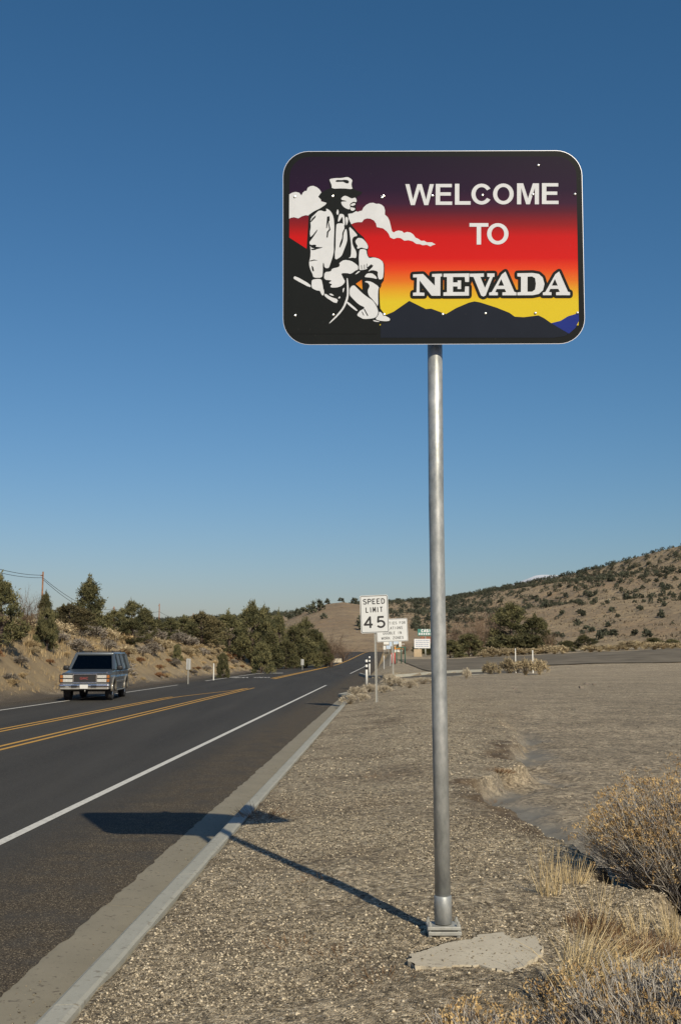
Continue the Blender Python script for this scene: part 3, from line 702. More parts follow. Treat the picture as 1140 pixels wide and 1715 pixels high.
white = [
 Z3([(355, 118), (420, 105), (500, 105), (570, 90), (610, 110), (632, 135), (620, 165), (620, 200), (635, 242), (520, 230), (385, 235), (383, 190), (365, 150)]),
 Z3([(495, 355), (520, 328), (545, 320), (570, 328), (620, 355), (640, 350), (660, 343), (672, 350), (685, 385), (672, 402), (650, 392), (632, 400), (612, 410), (600, 430), (608, 460), (600, 487), (570, 482), (530, 460), (505, 430), (497, 400), (505, 392), (570, 390), (540, 378), (505, 372)]),
 Z3([(610, 428), (640, 410), (668, 412), (665, 432), (635, 445), (612, 440)]),
 Z3([(612, 462), (625, 460), (640, 468), (658, 468), (665, 485), (650, 500), (630, 505), (605, 490)]),
 Z3([(455, 480), (470, 510), (465, 550), (448, 552), (440, 525)]),
 Z3([(480, 540), (525, 545), (540, 580), (545, 640), (540, 690), (520, 660), (518, 600), (512, 572), (470, 640), (458, 630), (468, 575)]),
 Z3([(555, 575), (580, 590), (580, 640), (560, 690), (555, 640), (548, 600)]),
 Z3([(315, 475), (350, 490), (380, 520), (400, 560), (412, 610), (418, 720), (411, 900)]) + Z4([(468, 120), (455, 180), (435, 240), (418, 292), (375, 288), (368, 235), (358, 240), (358, 330), (352, 388), (265, 388), (255, 350), (235, 310), (222, 265), (220, 225), (232, 180), (235, 110), (225, 40)]) + Z3([(122, 890), (135, 840), (125, 770), (138, 700), (132, 640), (138, 590), (195, 535), (225, 505), (260, 500), (300, 515), (325, 505)]),
 Z3([(445, 660), (520, 655), (535, 690), (538, 720), (512, 770), (512, 830), (488, 890), (476, 950), (490, 950), (522, 870), (528, 780), (550, 725), (565, 730), (575, 850), (560, 910), (532, 985)]) + Z4([(545, 170), (480, 210), (478, 130)]) + Z3([(433, 960), (435, 800), (440, 700)]),
 Z3([(590, 690), (640, 735), (700, 808), (650, 818), (630, 850), (635, 910), (655, 955)]) + Z4([(688, 110), (697, 150), (690, 190), (660, 182), (612, 190), (640, 172), (643, 60)]) + Z3([(608, 830)]),
 Z3([(705, 832), (755, 840), (800, 890), (822, 935), (815, 970), (765, 958), (740, 948), (695, 968), (688, 945), (700, 935), (675, 900), (668, 870), (690, 842)]),
 Z4([(725, 100), (760, 95), (795, 105), (800, 150), (820, 190), (870, 180), (925, 195), (965, 230), (970, 310), (962, 398), (922, 408), (908, 365), (912, 322), (850, 308), (806, 330), (868, 268), (852, 255), (806, 292), (792, 302), (750, 310), (722, 310), (722, 240), (718, 180)]),
 Z4([(775, 380), (800, 345), (850, 340), (892, 372), (905, 402), (850, 388), (800, 384)]),
 Z4([(375, 330), (440, 325), (450, 295), (520, 280), (530, 255), (520, 240), (570, 205), (640, 215), (680, 240), (715, 270), (710, 308), (690, 312), (640, 350), (600, 340), (540, 342), (560, 385), (585, 430), (550, 470), (500, 488), (440, 488), (435, 470), (455, 455), (415, 440), (455, 415), (370, 408)]),
 Z4([(680, 355), (715, 320), (735, 322), (700, 350)]),
 Z4([(250, 410), (290, 400), (345, 402), (355, 450), (372, 520), (372, 560), (355, 570), (340, 545), (330, 520), (300, 518), (270, 505), (248, 490), (245, 440)]),
 Z4([(62, 390), (80, 368), (238, 458), (236, 492), (75, 405)]),
 Z4([(380, 545), (440, 585), (515, 608), (495, 655), (375, 578)]),
 Z4([(420, 550), (450, 550), (475, 572), (440, 568)]), Z4([(512, 592), (530, 575), (537, 590), (520, 602)]),
 Z4([(598, 385), (610, 400), (620, 500), (620, 560), (612, 610), (580, 690), (520, 770), (430, 852), (422, 848), (500, 765), (560, 690), (590, 610), (602, 560), (600, 450)]),
 Z4([(570, 490), (576, 492), (568, 530), (560, 540), (558, 505)]),
 Z4([(628, 500), (650, 470), (675, 465), (700, 490), (750, 540), (800, 580), (855, 615), (880, 645), (905, 690), (918, 740), (903, 780), (870, 800), (770, 808), (740, 792), (700, 770), (730, 725), (760, 710), (785, 690), (720, 660), (660, 600), (628, 565)]),
 Z4([(775, 430), (800, 420), (850, 430), (925, 480), (912, 520), (916, 690), (880, 635), (855, 605), (820, 570), (808, 520), (832, 470), (812, 440)]),
 Z4([(887, 805), (917, 770), (927, 725), (975, 768), (1035, 800), (1032, 825), (990, 830), (920, 822)]),
 Z4([(865, 815), (940, 835), (900, 836), (868, 828)]),
 Z4([(605, 625), (710, 715), (702, 728), (660, 700), (597, 645)]),
]
for k, P in enumerate(white): flat('miner_print', [smooth2(P)], M['print_white'], panel, .0066, pan)
black = [
 Z3([(425, 140), (450, 128), (500, 130), (535, 125), (575, 130), (592, 150), (580, 170), (555, 168), (520, 150), (440, 152)]),
 Z3([(128, 645), (150, 600), (197, 558), (192, 585), (142, 640)]), Z3([(122, 832), (160, 800), (217, 728), (212, 752), (167, 822), (125, 880)]),
 Z3([(330, 575), (360, 570), (362, 620), (350, 640), (372, 735), (347, 765), (340, 830), (325, 828), (330, 760), (356, 728), (340, 645), (330, 715), (320, 715)]),
 Z4([(218, 45), (245, 55), (275, 50), (292, 58), (285, 72), (330, 78), (358, 76), (335, 88), (290, 98), (240, 80)]), Z4([(236, 95), (275, 93), (292, 103), (250, 108)]),
 Z4([(218, 217), (270, 203), (307, 213), (270, 213), (235, 222)]), Z4([(245, 265), (262, 280), (270, 320), (258, 325), (248, 300)]),
 Z4([(742, 262), (748, 258), (752, 302), (747, 303)]), Z4([(772, 255), (778, 254), (779, 298), (773, 299)]), Z4([(798, 245), (804, 244), (802, 287), (797, 288)]), Z4([(845, 250), (852, 255), (806, 292), (800, 285)]),
 Z4([(830, 332), (870, 335), (912, 362), (905, 372), (868, 345), (832, 342)]),
 Z4([(750, 732), (756, 730), (774, 768), (768, 772)]), Z4([(770, 706), (780, 704), (816, 772), (808, 778)]), Z4([(878, 640), (886, 640), (918, 690), (925, 730), (918, 735), (910, 698)]),
 Z4([(350, 392), (360, 390), (372, 500), (365, 510)]), Z4([(255, 398), (300, 390), (352, 392), (352, 400), (300, 399), (255, 407)]),
]
for P in black: flat('miner_line_print', [P], M['print_black'], panel, .0072, pan)
flat('sunset_print', [Z4([(690, 450), (750, 408), (757, 510)])], M['print_sunset'], panel, .0066, pan)
# lettering: bold grotesque capitals as outlines in a 0..1 box
def ringO(n=28, t=.2, tv=.165): 
    o = [(.5 + .5 * math.cos(a), .5 + .5 * math.sin(a)) for a in np.linspace(0, 2 * PI, n + 1)[:-1]]
    i = [(.5 + (.5 - t) * math.cos(a), .5 + (.5 - tv) * math.sin(a)) for a in np.linspace(0, 2 * PI, n + 1)[:-1]]
    return [o, i]
def bigC(t=.21, tv=.165):
    A = np.radians(np.linspace(32, 328, 26))
    return [[(.5 + .52 * math.cos(a), .5 + .5 * math.sin(a)) for a in A] + [(.5 + (.52 - t) * math.cos(a), .5 + (.5 - tv) * math.sin(a)) for a in A[::-1]]]
CAP = {'W': [[(0, 1), (.145, 1), (.27, .26), (.425, 1), (.575, 1), (.73, .26), (.855, 1), (1, 1), (.805, 0), (.665, 0), (.5, .76), (.335, 0), (.195, 0)]],
 'E': [[(0, 0), (0, 1), (.98, 1), (.98, .84), (.27, .84), (.27, .6), (.92, .6), (.92, .44), (.27, .44), (.27, .16), (1, .16), (1, 0)]],
 'L': [[(0, 0), (0, 1), (.28, 1), (.28, .17), (1, .17), (1, 0)]], 'C': bigC(), 'O': ringO(),
 'M': [[(0, 0), (0, 1), (.28, 1), (.5, .28), (.72, 1), (1, 1), (1, 0), (.81, 0), (.81, .78), (.585, 0), (.415, 0), (.19, .78), (.19, 0)]],
 'T': [[(0, 1), (1, 1), (1, .83), (.615, .83), (.615, 0), (.385, 0), (.385, .83), (0, .83)]]}
def place(ch, x0, x1, yt, yb): return [Z2([(x0 + (x1 - x0) * a, yb + (yt - yb) * b) for a, b in P]) for P in CAP[ch]]
for ch, x0, x1 in (('W', 121, 277), ('E', 287, 377), ('L', 392, 478), ('C', 484, 592), ('O', 600, 713), ('M', 731, 851), ('E', 867, 958)):
    k = (x0 - 121) / 840 * 7; flat('letter', place(ch, x0, x1, 228 - k, 345 - k), M['print_white'], panel, .0066, pan, holes=ch == 'O')
for ch, x0, x1 in (('T', 472, 575), ('O', 568, 685)):
    flat('letter', place(ch, x0, x1, 445, 564), M['print_white'], panel, .0066, pan, holes=ch == 'O')
A_ = [[(650, 56), (708, 190), (722, 195), (722, 214), (630, 214), (630, 195), (655, 192), (645, 172), (592, 172), (583, 192), (600, 195), (600, 214), (543, 214), (543, 197), (560, 192), (625, 75)], [(622, 106), (641, 150), (602, 150)]]
NEV = [[[(42, 75), (108, 72), (185, 150), (185, 92), (167, 90), (167, 72), (232, 70), (232, 88), (222, 90), (222, 217), (165, 217), (85, 115), (85, 195), (117, 197), (117, 217), (42, 217), (42, 197), (65, 195), (68, 95), (42, 95)]],
 [[(242, 70), (412, 68), (410, 125), (385, 125), (382, 92), (305, 92), (305, 128), (335, 128), (335, 115), (358, 115), (358, 172), (335, 172), (335, 155), (305, 155), (305, 192), (382, 192), (385, 155), (410, 155), (410, 216), (242, 217), (242, 195), (265, 193), (265, 92), (242, 92)]],
 [[(415, 70), (508, 68), (508, 90), (485, 92), (515, 165), (548, 92), (530, 90), (530, 68), (578, 68), (578, 90), (567, 92), (520, 215), (505, 222), (490, 215), (440, 92), (415, 90)]],
 A_, [[(728, 67), (830, 65), (870, 72), (895, 95), (907, 138), (897, 180), (870, 205), (830, 213), (728, 214), (728, 195), (752, 192), (752, 90), (728, 88)], [(795, 90), (825, 88), (845, 100), (850, 138), (845, 175), (825, 190), (795, 190)]],
 [[(x + 353, y - 1) for x, y in P] for P in A_]]
out = []
for L in NEV:
    out += [Z5(L[0])]
    out += stroke(Z5(L[0]), 9.6, closed=True)
flat('lettering_outline', out, M['print_black'], panel, .0068, pan)
for L in NEV: flat('letter', [Z5(P) for P in L], M['print_white'], panel, .0074, pan, holes=len(L) > 1)
# rivets and bolt heads through the panel
bm = bmesh.new(); bmesh.ops.create_uvsphere(bm, u_segments=10, v_segments=6, radius=.0085)
for v in bm.verts: v.co.y *= .55
bme = bpy.data.meshes.new('rivet'); bm.to_mesh(bme); bm.free(); bme.materials.append(M['bolt'])
for px, py in ((492, 326.5), (555.5, 326), (640.5, 325.5), (722.7, 325), (806.5, 324), (891, 322.5), (961.5, 322), (494, 528.5), (557.5, 527.5), (642.5, 526.5), (740.5, 526.5), (812, 525), (895.5, 524.5), (966, 524), (900, 272.5), (638, 328)):
    x, z = pan((px, py)); o = bpy.data.objects.new('rivet', bme); COL.objects.link(o); o.parent = panel; o.location = (x, -.0072, z)
# two square tubes that stiffen the back and the clamp that holds them
for zz in (.29, .93): box('back_rail', (SW / 2, .022, zz), (SW - .12, .036, .05), M['galv_dull'], panel, .003)

# ------------------------------------------------------------------ the smaller road signs
M['sign_white'] = plain('sign_white', (.60, .62, .62), .5, var=.05, scale=3)
M['sign_black'] = plain('sign_black', (.02, .02, .02), .5)
M['sign_back'] = plain('sign_back', (.42, .43, .42), .5, .4, var=.1)
M['white_plastic'] = plain('white_plastic', (.68, .68, .64), .5, var=.06)
M['black_tape'] = plain('black_tape', (.018, .018, .02), .5)
M['green_paint'] = plain('green_paint', (.03, .12, .085), .55)
def ushape_post(name, root, h, w=.06, y=.0, lean=0.0, mat='galv_dull', z0=-.3):
    """a flanged channel post"""
    pr = [(-w / 2, 0), (-w / 2 + .018, 0), (-.016, .03), (.016, .03), (w / 2 - .018, 0), (w / 2, 0), (w / 2, .006), (.02, .038), (-.02, .038), (-w / 2, .006)]
    V, F = [], []; k = len(pr)
    for z in (z0, h):
        for a, b in pr: V.append((a + lean * z, b + y, z))
    for j in range(k): F.append([j, (j + 1) % k, k + (j + 1) % k, k + j])
    F += [list(range(k))[::-1], [k + j for j in range(k)]]
    return mesh(name, V, F, M[mat], root)
def road_sign(name, px, Y, w_, h_, z_bot, yaw, roll_, words, label, border=.0, lean=0.0, gx=None, cat='road sign'):
    X = (px - CX) / FPX * Y; z0 = g1(X, Y)
    r = empty(name, (X, Y, z0), yaw); tag(r, label, cat)
    ushape_post('post', r, z_bot + h_ * .8, .07, .01, lean)
    pn = slab_xz('panel', rrect(-w_ / 2, 0, w_ / 2, h_, .055), .004, M['sign_white'], r)
    pn.location = (lean * z_bot, -.004, z_bot); pn.rotation_euler = (0, roll_, 0)
    if border:
        o_ = rrect(-w_ / 2 + .018, .018, w_ / 2 - .018, h_ - .018, .045); i_ = rrect(-w_ / 2 + .018 + border, .018 + border, w_ / 2 - .018 - border, h_ - .018 - border, .035)
        flat('border', [o_, i_], M['sign_black'], pn, .0055, holes=True)
    for k, P in enumerate(words): flat('lettering', P, M['sign_black'], pn, .006)
    for zz in (.2, .8):
        bm = bmesh.new(); bmesh.ops.create_cone(bm, cap_ends=True, segments=8, radius1=.011, radius2=.009, depth=.01, matrix=Matrix.Translation((0, -.008, h_ * zz)) @ Matrix.Rotation(PI / 2, 4, 'X'))
        bm_obj('bolt', bm, M['bolt'], pn)
    return r
W, H = .914, 1.22
w1 = word_c('SPEED', 0, .935, .165, .030, .70); w2 = word_c('LIMIT', 0, .665, .165, .030, .545)
d4 = word('4', -.34, .165, .36, .062, cond=1.22)[0]; d5 = word('5', .06, .165, .36, .062, cond=1.22)[0]
road_sign('speed_limit_sign', 629.8, 35.0, W, H, 2.22, math.radians(-4), math.radians(-2.3), [w1, w2, d4, d5],
          'white SPEED LIMIT 45 sign on a thin metal post in the gravel', .017, lean=-.018)
W2, H2 = 1.53, 1.12
ws = words_c('PENALTIES FOR', 0, .84, .125, .020, 1.32) + words_c('VIOLATIONS', 0, .60, .125, .020, 1.02) + words_c('DOUBLE IN', 0, .36, .125, .020, .90) + words_c('WORK ZONES', 0, .12, .125, .020, 1.08)
road_sign('work_zone_sign', 657.5, 53.0, W2, H2, 2.03, math.radians(2), math.radians(-2.6), ws, 'white work zone penalties sign half hidden behind the speed limit sign', .016, lean=-.012)
# sign backs seen across the road
def sign_back(px, py_top, py_bot, py_base, Y, w_, label, diag=False):
    X = (px - CX) / FPX * Y; z0 = g1(X, Y)
    t_ = at_y(px, py_top, Y).z - z0; b_ = at_y(px, py_bot, Y).z - z0
    r = empty('road_sign', (X, Y, z0), PI); tag(r, label, 'road sign')
    ushape_post('post', r, t_ - .05, .06, .006)
    pn = slab_xz('panel', rrect(-w_ / 2, b_, w_ / 2, t_, .03), .004, M['sign_back'], r); pn.location = (0, -.002, 0)
    return r
sign_back(318.3, 1103, 1121.5, 1135, 66, .27, 'small grey back of a road marker panel right of the parked looking car')['label'] = 'small grey sign back on a post, nearest the silver car'
sign_back(507, 1104, 1114, 1119, 128, .34, 'small grey sign back on a post in front of the far dark trees')
def thin_post(px, py_top, Y, w_, mat, label, name='marker_post', z=None):
    X = (px - CX) / FPX * Y; z0 = g1(X, Y); h_ = at_y(px, py_top, Y).z - z0
    r = empty(name, (X, Y, z0)); tag(r, label, 'marker post')
    bm = bmesh.new(); add_box(bm, (0, 0, h_ / 2 - .1), (w_, .03, h_ + .2), .008); bm_obj('post', bm, M[mat], r)
    bm = bmesh.new(); add_box(bm, (0, -.02, h_ - .12), (w_ * .8, .006, .16), .0); bm_obj('reflector', bm, M['sign_white'], r)
    return r
thin_post(360.3, 1111, 76, .07, 'white_plastic', 'thin white marker post at the far road edge between the two sign backs')
thin_post(860, 1086, 84, .07, 'white_plastic', 'thin grey marker post behind the pale brush, left of a taller one')
thin_post(888.5, 1089, 78, .08, 'white_plastic', 'tall white marker post rising from the pale brush')
thin_post(642, 1098, 104, .09, 'sign_back', 'grey marker post left of the red and white barrier')
thin_post(652.5, 1096, 108, .07, 'sign_back', 'slightly tilted grey post just left of the red and white barrier').rotation_euler = (0, math.radians(4), 0)
def delineator(px, py_top, Y, label):
    X = (px - CX) / FPX * Y; z0 = g1(X, Y); h_ = at_y(px, py_top, Y).z - z0
    r = empty('delineator', (X, Y, z0)); tag(r, label, 'delineator', 'delineators at the side road corner')
    def cyl(n_, a, b, rr, m_): tube(n_, [(0, 0, a), (0, 0, b)], [rr, rr], M[m_], r, 12)
    cyl('tube', 0, h_ - .03, .065, 'white_plastic'); tube('base', [(0, 0, -.03), (0, 0, .03), (0, 0, .06)], [.16, .15, .07], M['black_tape'], r, 14)
    for a, b in ((.96, 1.0), (.80, .88), (.64, .72)): cyl('band', h_ * a - .0, h_ * b, .072, 'black_tape')
delineator(613, 1102.5, 58, 'nearer white delineator post with black bands, left of the speed sign pole')
delineator(618, 1097.5, 88, 'farther white delineator post with black bands, behind the nearer one')
# red and white barrier, green posts
r = empty('barrier', ((657.5 - CX) / FPX * 112, 112, g1((657.5 - CX) / FPX * 112, 112))); tag(r, 'small red and white barrier beside the side road', 'barrier')
M['red'] = plain('red_paint', (.48, .04, .035), .5)
for k, (a, m_) in enumerate(((-.14, 'red'), (0, 'white_plastic'), (.14, 'red'))): tube('panel', [(a, 0, 0), (a, 0, 1.1), (a, 0, 1.16)], [.075, .07, .03], M[m_], r, 10)
box('foot', (0, 0, .03), (.55, .35, .06), M['black_tape'], r, .02)
r = empty('green_rack', ((670 - CX) / FPX * 116, 116, g1((670 - CX) / FPX * 116, 116))); tag(r, 'green metal frame standing right of the red and white barrier', 'frame')
for k, a in enumerate((-.45, .05, .45)): tube('post', [(a, 0, 0), (a, 0, 1.75)], [.05, .05], M['green_paint'], r, 8)
box('rail', (0, 0, 1.72), (1.1, .07, .1), M['green_paint'], r, .01)

# the billboard, casino sign and roadside signs far up the road
M['billboard'] = plain('billboard_white', (.66, .67, .68), .6, var=.04)
M['billboard_text'] = plain('billboard_text', (.26, .30, .42), .6)
M['teal_sign'] = plain('teal_sign', (.05, .20, .17), .5)
M['orange_sign'] = plain('orange_sign', (.72, .28, .03), .5)
M['pale_blue'] = plain('pale_blue_sign', (.46, .55, .66), .5)
M['brick'] = plain('brick_red', (.24, .10, .06), .8, var=.3, scale=2)
M['tan_wall'] = plain('tan_wall', (.42, .33, .22), .85, var=.15, scale=1.5)
def far_sign(name, x0, x1, y0, y1, Y, mat, label, cat='sign', legs=2, thick=.25):
    a = at_y(x0, y1, Y); b = at_y(x1, y0, Y); X = (a.x + b.x) / 2; zg = min(g1(X, Y), a.z - .3)
    r = empty(name, (X, Y, zg)); tag(r, label, cat)
    w_, h_ = b.x - a.x, b.z - a.z
    bm = bmesh.new(); add_box(bm, (0, 0, a.z - zg + h_ / 2), (w_, thick, h_), .02); bm_obj('panel', bm, M[mat], r)
    for k in range(legs): tube('leg', [(w_ * ((k + .5) / legs - .5) * .8, 0, -.3), (w_ * ((k + .5) / legs - .5) * .8, 0, a.z - zg + .1)], [.09, .09], M['galv_dull'], r, 8)
    return r, w_, h_, a.z - zg
r, w_, h_, zb = far_sign('billboard', 693.2, 719.8, 1070, 1085.8, 170, 'billboard', 'white billboard with four lines of blue text left of the sign pole', 'billboard')
rnd = random.Random(4)
for k in range(4):
    P = []; x = -w_ * .40
    while x < w_ * .40:
        l = rnd.uniform(.05, .14) * w_; P.append([(x, 0), (min(x + l, w_ * .43), 0), (min(x + l, w_ * .43), h_ * .085), (x, h_ * .085)]); x += l + .03 * w_
    o = flat('text_line', P, M['billboard_text'], r, .131); o.location = (0, 0, zb + h_ * (.80 - .21 * k))
box('boxed_base', (-w_ * .28, .2, zb * .3), (w_ * .5, .8, zb * 1.2), M['tan_wall'], r, .03)
r, w_, h_, zb = far_sign('casino_sign', 699, 742, 1053.5, 1064.5, 260, 'teal_sign', 'teal sign with white letters above the billboard, cut off by the pole', 'sign', 2, .3)
o = flat('lettering', word_c('CASINO', 0, 0, h_ * .40, .22, w_ * .55), M['billboard'], r, .17); o.location = (-w_ * .08, 0, zb + h_ * .54)
o = flat('lettering', [[(a, 0), (a + .35, .02), (a + .35, .50), (a, .48)] for a in np.arange(-w_ * .46, w_ * .4, .55)], M['billboard'], r, .17); o.location = (0, 0, zb + h_ * .1)
box('brick_top', (w_ * .02, .3, zb - .9), (w_ * .82, .3, 1.3), M['brick'], r)
far_sign('roadside_sign', 642, 651, 1075, 1079.5, 300, 'white_plastic', 'small white roadside sign box under the work zone sign', legs=1)
far_sign('roadside_sign', 641.5, 645.5, 1081.5, 1088, 300, 'white_plastic', 'lower narrow white roadside sign left of the pale blue sign', legs=1)
far_sign('roadside_sign', 651.5, 667, 1072, 1082.5, 290, 'pale_blue', 'wide pale blue roadside sign behind the work zone sign post')
far_sign('roadside_sign', 646.5, 654, 1081, 1087, 296, 'pale_blue', 'small pale blue panel between the white roadside sign boxes', legs=1)
far_sign('roadside_sign', 667.5, 671.8, 1074.5, 1084, 280, 'white_plastic', 'upright white sign with a dark cap above the orange sign', legs=1)
r, w_, h_, zb = far_sign('orange_canopy', 660, 674, 1083.5, 1087.8, 275, 'orange_sign', 'orange and white canopy sign below the upright white sign', 'canopy', 2, 2.5)
box('white_fascia', (.0, -.2, zb - .35), (w_ * 1.05, 2.6, .62), M['white_plastic'], r, .03)
bx_ = empty('roadside_hut', (at_y(667, 1092, 282).x, 282, g1(at_y(667, 1092, 282).x, 282))); tag(bx_, 'low pale roadside building below the orange canopy', 'building')
box('wall', (0, 0, .9), (2.2 * 1.1, 2, 2.4), M['tan_wall'], bx_, .02); box('roof', (0, 0, 2.2), (2.9, 2.6, .2), M['white_plastic'], bx_, .02); box('door', (-.4, -1.01, .85), (.7, .04, 1.7), M['brick'], bx_)
bw = empty('low_wall', (at_y(561, 1104, 190).x, 190, at_y(561, 1106.5, 190).z)); tag(bw, 'pale low concrete barrier at the bend left of the road', 'barrier')
box('barrier_body', (0, 0, .12), (2.3, .5, .5), M['slab'], bw, .06); box('barrier_foot', (0, 0, -.2), (2.4, .75, .3), M['slab'], bw, .05)

# ------------------------------------------------------------------ plants
def rng(seed): return np.random.default_rng(seed)
def leaf_cloud(C, axis, n, spread, size, r, elong=1.8, droop=0.0):
    """n little blades round each centre C, pointing roughly along axis"""
    m = len(C); c = np.repeat(C, n, 0); a = np.repeat(axis, n, 0)
    k = m * n
    p = c + r.normal(size=(k, 3)) * spread
    d = a + r.normal(size=(k, 3)) * .75; d /= np.linalg.norm(d, axis=1, keepdims=True) + 1e-9
    u = np.cross(d, r.normal(size=(k, 3))); u /= np.linalg.norm(u, axis=1, keepdims=True) + 1e-9
    sz = size * r.uniform(.6, 1.4, (k, 1))
    V = np.stack([p - u * sz * .5, p + u * sz * .5, p + d * sz * elong + u * sz * .15, p + d * sz * elong - u * sz * .15], 1).reshape(-1, 3)
    return V, np.arange(k * 4).reshape(-1, 4)
def crown_mesh(name, seed, h, w, shape, mat, clumps=90, per=30, leaf=.10, low=.06, gap=.0):
    r = rng(seed); t = r.uniform(low, 1, clumps) ** .85; ang = r.uniform(0, 2 * PI, clumps)
    if shape == 'cone': prof = (1 - t) ** .8 * 1.05 + .05
    elif shape == 'round': prof = np.sqrt(np.clip(1 - (2 * t - .88) ** 2 / 1.25, 0, 1)) * .95 + .05
    elif shape == 'bush': prof = np.sqrt(np.clip(1 - t ** 2, 0, 1)) + .05
    else: prof = np.clip(np.minimum(t * 3.2, 1), 0, 1) * (1 - t) ** .55 * 1.25 + .05
    lump = .45 + 1.0 * vnoise(np.cos(ang) * 1.7 + seed, t * 5.5 + np.sin(ang) * 1.7, seed)
    rad = prof * lump * (w / 2) * (.35 + .72 * r.uniform(0, 1, clumps) ** .5)
    C = np.stack([np.cos(ang) * rad, np.sin(ang) * rad, t * h * .95 + .02 * h], 1)
    ax = np.stack([np.cos(ang) * .8, np.sin(ang) * .8, np.full(clumps, .9)], 1)
    big = r.uniform(.6, 1.5, clumps); spk = np.repeat(big, per)[:, None]
    V, F = leaf_cloud(C, ax, per, np.array([w * .052, w * .052, h * .026]) * spk, leaf, r, 2.2)
    if shape in ('cone', 'egg', 'round') and clumps > 40:          # a few leading shoots break the outline
        k = 14; a2 = r.uniform(0, 2 * PI, k); q = r.uniform(.0, .34, k) * w * (1.0 if shape == 'round' else .5)
        zt = (1 - (q / (w * .55)) ** 1.5 * (.6 if shape == 'round' else 1.3)) * h * r.uniform(.92, 1.06, k)
        V2, F2 = leaf_cloud(np.stack([np.cos(a2) * q, np.sin(a2) * q, zt], 1), np.tile([0, 0, 1.6], (k, 1)), per // 2, np.array([w * .02, w * .02, h * .045]), leaf, r, 2.2)
        F = np.concatenate([F, F2 + len(V)]); V = np.concatenate([V, V2]); extra = np.full(len(F2), .6)
    else: extra = np.zeros(0)
    tn = np.concatenate([np.clip(np.repeat(r.uniform(.05, .95, clumps), per) + r.normal(0, .14, clumps * per), 0, 1), extra])
    return mesh_data(name, V, F, M[mat], False, tn)
def trunk_mesh(seed, h, w):
    r = random.Random(seed); V, F = [], []
    def add(path, rad):
        v, f = tube_np(path, rad, 6); b = len(V); V.extend(v); F.extend([[i + b for i in q] for q in f])
    R0 = .035 * h + .04
    add([(0, 0, -.3), (r.uniform(-.03, .03) * h, r.uniform(-.03, .03) * h, h * .35), (0, 0, h * .85)], [R0, R0 * .7, R0 * .15])
    for k in range(9):
        a = r.uniform(0, 2 * PI); z = r.uniform(.08, .7) * h; l = w * .42 * r.uniform(.6, 1) * (1 - z / h * .6)
        add([(0, 0, z), (math.cos(a) * l * .5, math.sin(a) * l * .5, z + l * .25), (math.cos(a) * l, math.sin(a) * l, z + l * .6)], [R0 * .4, R0 * .25, R0 * .06])
    return mesh_data('trunk', V, F, M['bark'], True)
def twig_mesh(name, seed, h, w, mat, n=160, rad=.006, up=.7, kinks=3, forks=2):
    """bare branching twigs"""
    r = rng(seed); V = []; F = []; T = []
    def add(p0, d, L, R, lvl):
        P = [p0]; d = d / np.linalg.norm(d)
        for k in range(kinks):
            d = d + r.normal(size=3) * .16 + np.array([0, 0, .05]); d /= np.linalg.norm(d); P.append(P[-1] + d * L / kinks)
        v, f = tube_np(P, np.linspace(R, R * .35, len(P)), 3, False); b = len(V); V.extend(v); F.extend([[i + b for i in q] for q in f]); T.extend([r.uniform(0, 1)] * len(f))
        if lvl > 0:
            for q in range(forks + 1):
                i = r.integers(1, len(P)); add(P[i], d + r.normal(size=3) * .55 + np.array([0, 0, .15]), L * .55, R * .55, lvl - 1)
    for k in range(n):
        a = r.uniform(0, 2 * PI); o = r.uniform(0, 1) ** .6
        add(np.array([math.cos(a) * o * w * .12, math.sin(a) * o * w * .12, 0]), np.array([math.cos(a) * o * w * .5, math.sin(a) * o * w * .5, h * up]), h * r.uniform(.55, .85), rad, 1 if n > 40 else 2)
    return mesh_data(name, V, np.array(F), M[mat], False, T)

TREE = {}
for i, (nm, sh, mt, h, w) in enumerate((('cone', 'cone', 'pine', 4.0, 2.6), ('round', 'round', 'pine', 3.6, 3.0), ('egg', 'egg', 'pine', 4.0, 2.8), ('cone2', 'cone', 'pine', 4.0, 2.6), ('round2', 'round', 'pine', 3.6, 3.0), ('olive', 'round', 'olive', 3.4, 3.0), ('egg2', 'egg', 'pine', 4, 2.8), ('bush', 'bush', 'pine', 2.0, 2.4))):
    TREE[nm] = (crown_mesh('crown', 10 + i, h, w, sh, mt, 120, 95, .058), trunk_mesh(50 + i, h, w), h, w)
TREE['bare'] = (twig_mesh('crown', 31, 3.2, 2.6, 'brown_twig', 26, .022, 1.0, 3, 4), trunk_mesh(60, 2.0, 1.5), 3.2, 2.6)
TREE['barebush'] = (twig_mesh('crown', 32, 1.6, 2.0, 'brown_twig', 60, .012, .8, 3, 3), None, 1.6, 2.0)
def tree(kind, px, top, wpx, Y, label, group=None, name='pine_tree', base=None, cat='tree', rz=None):
    X = (px - CX) / FPX * Y; z0 = g1(X, Y) if base is None else base
    cr_, tr_, h, w = TREE[kind]; H_ = (at_y(px, top, Y).z - z0) * 1.05; W_ = wpx / FPX * Y * (.95 if kind == 'bush' else 1.2)
    r = empty(name, (X, Y, z0 - .05), (X * 7.1 + Y) % 6.28 if rz is None else rz); r.scale = (W_ / w, W_ / w, H_ / h); tag(r, label, cat, group)
    c = bpy.data.objects.new('crown', cr_); COL.objects.link(c); c.parent = r
    if tr_: t = bpy.data.objects.new('trunk', tr_); COL.objects.link(t); t.parent = r
    return r
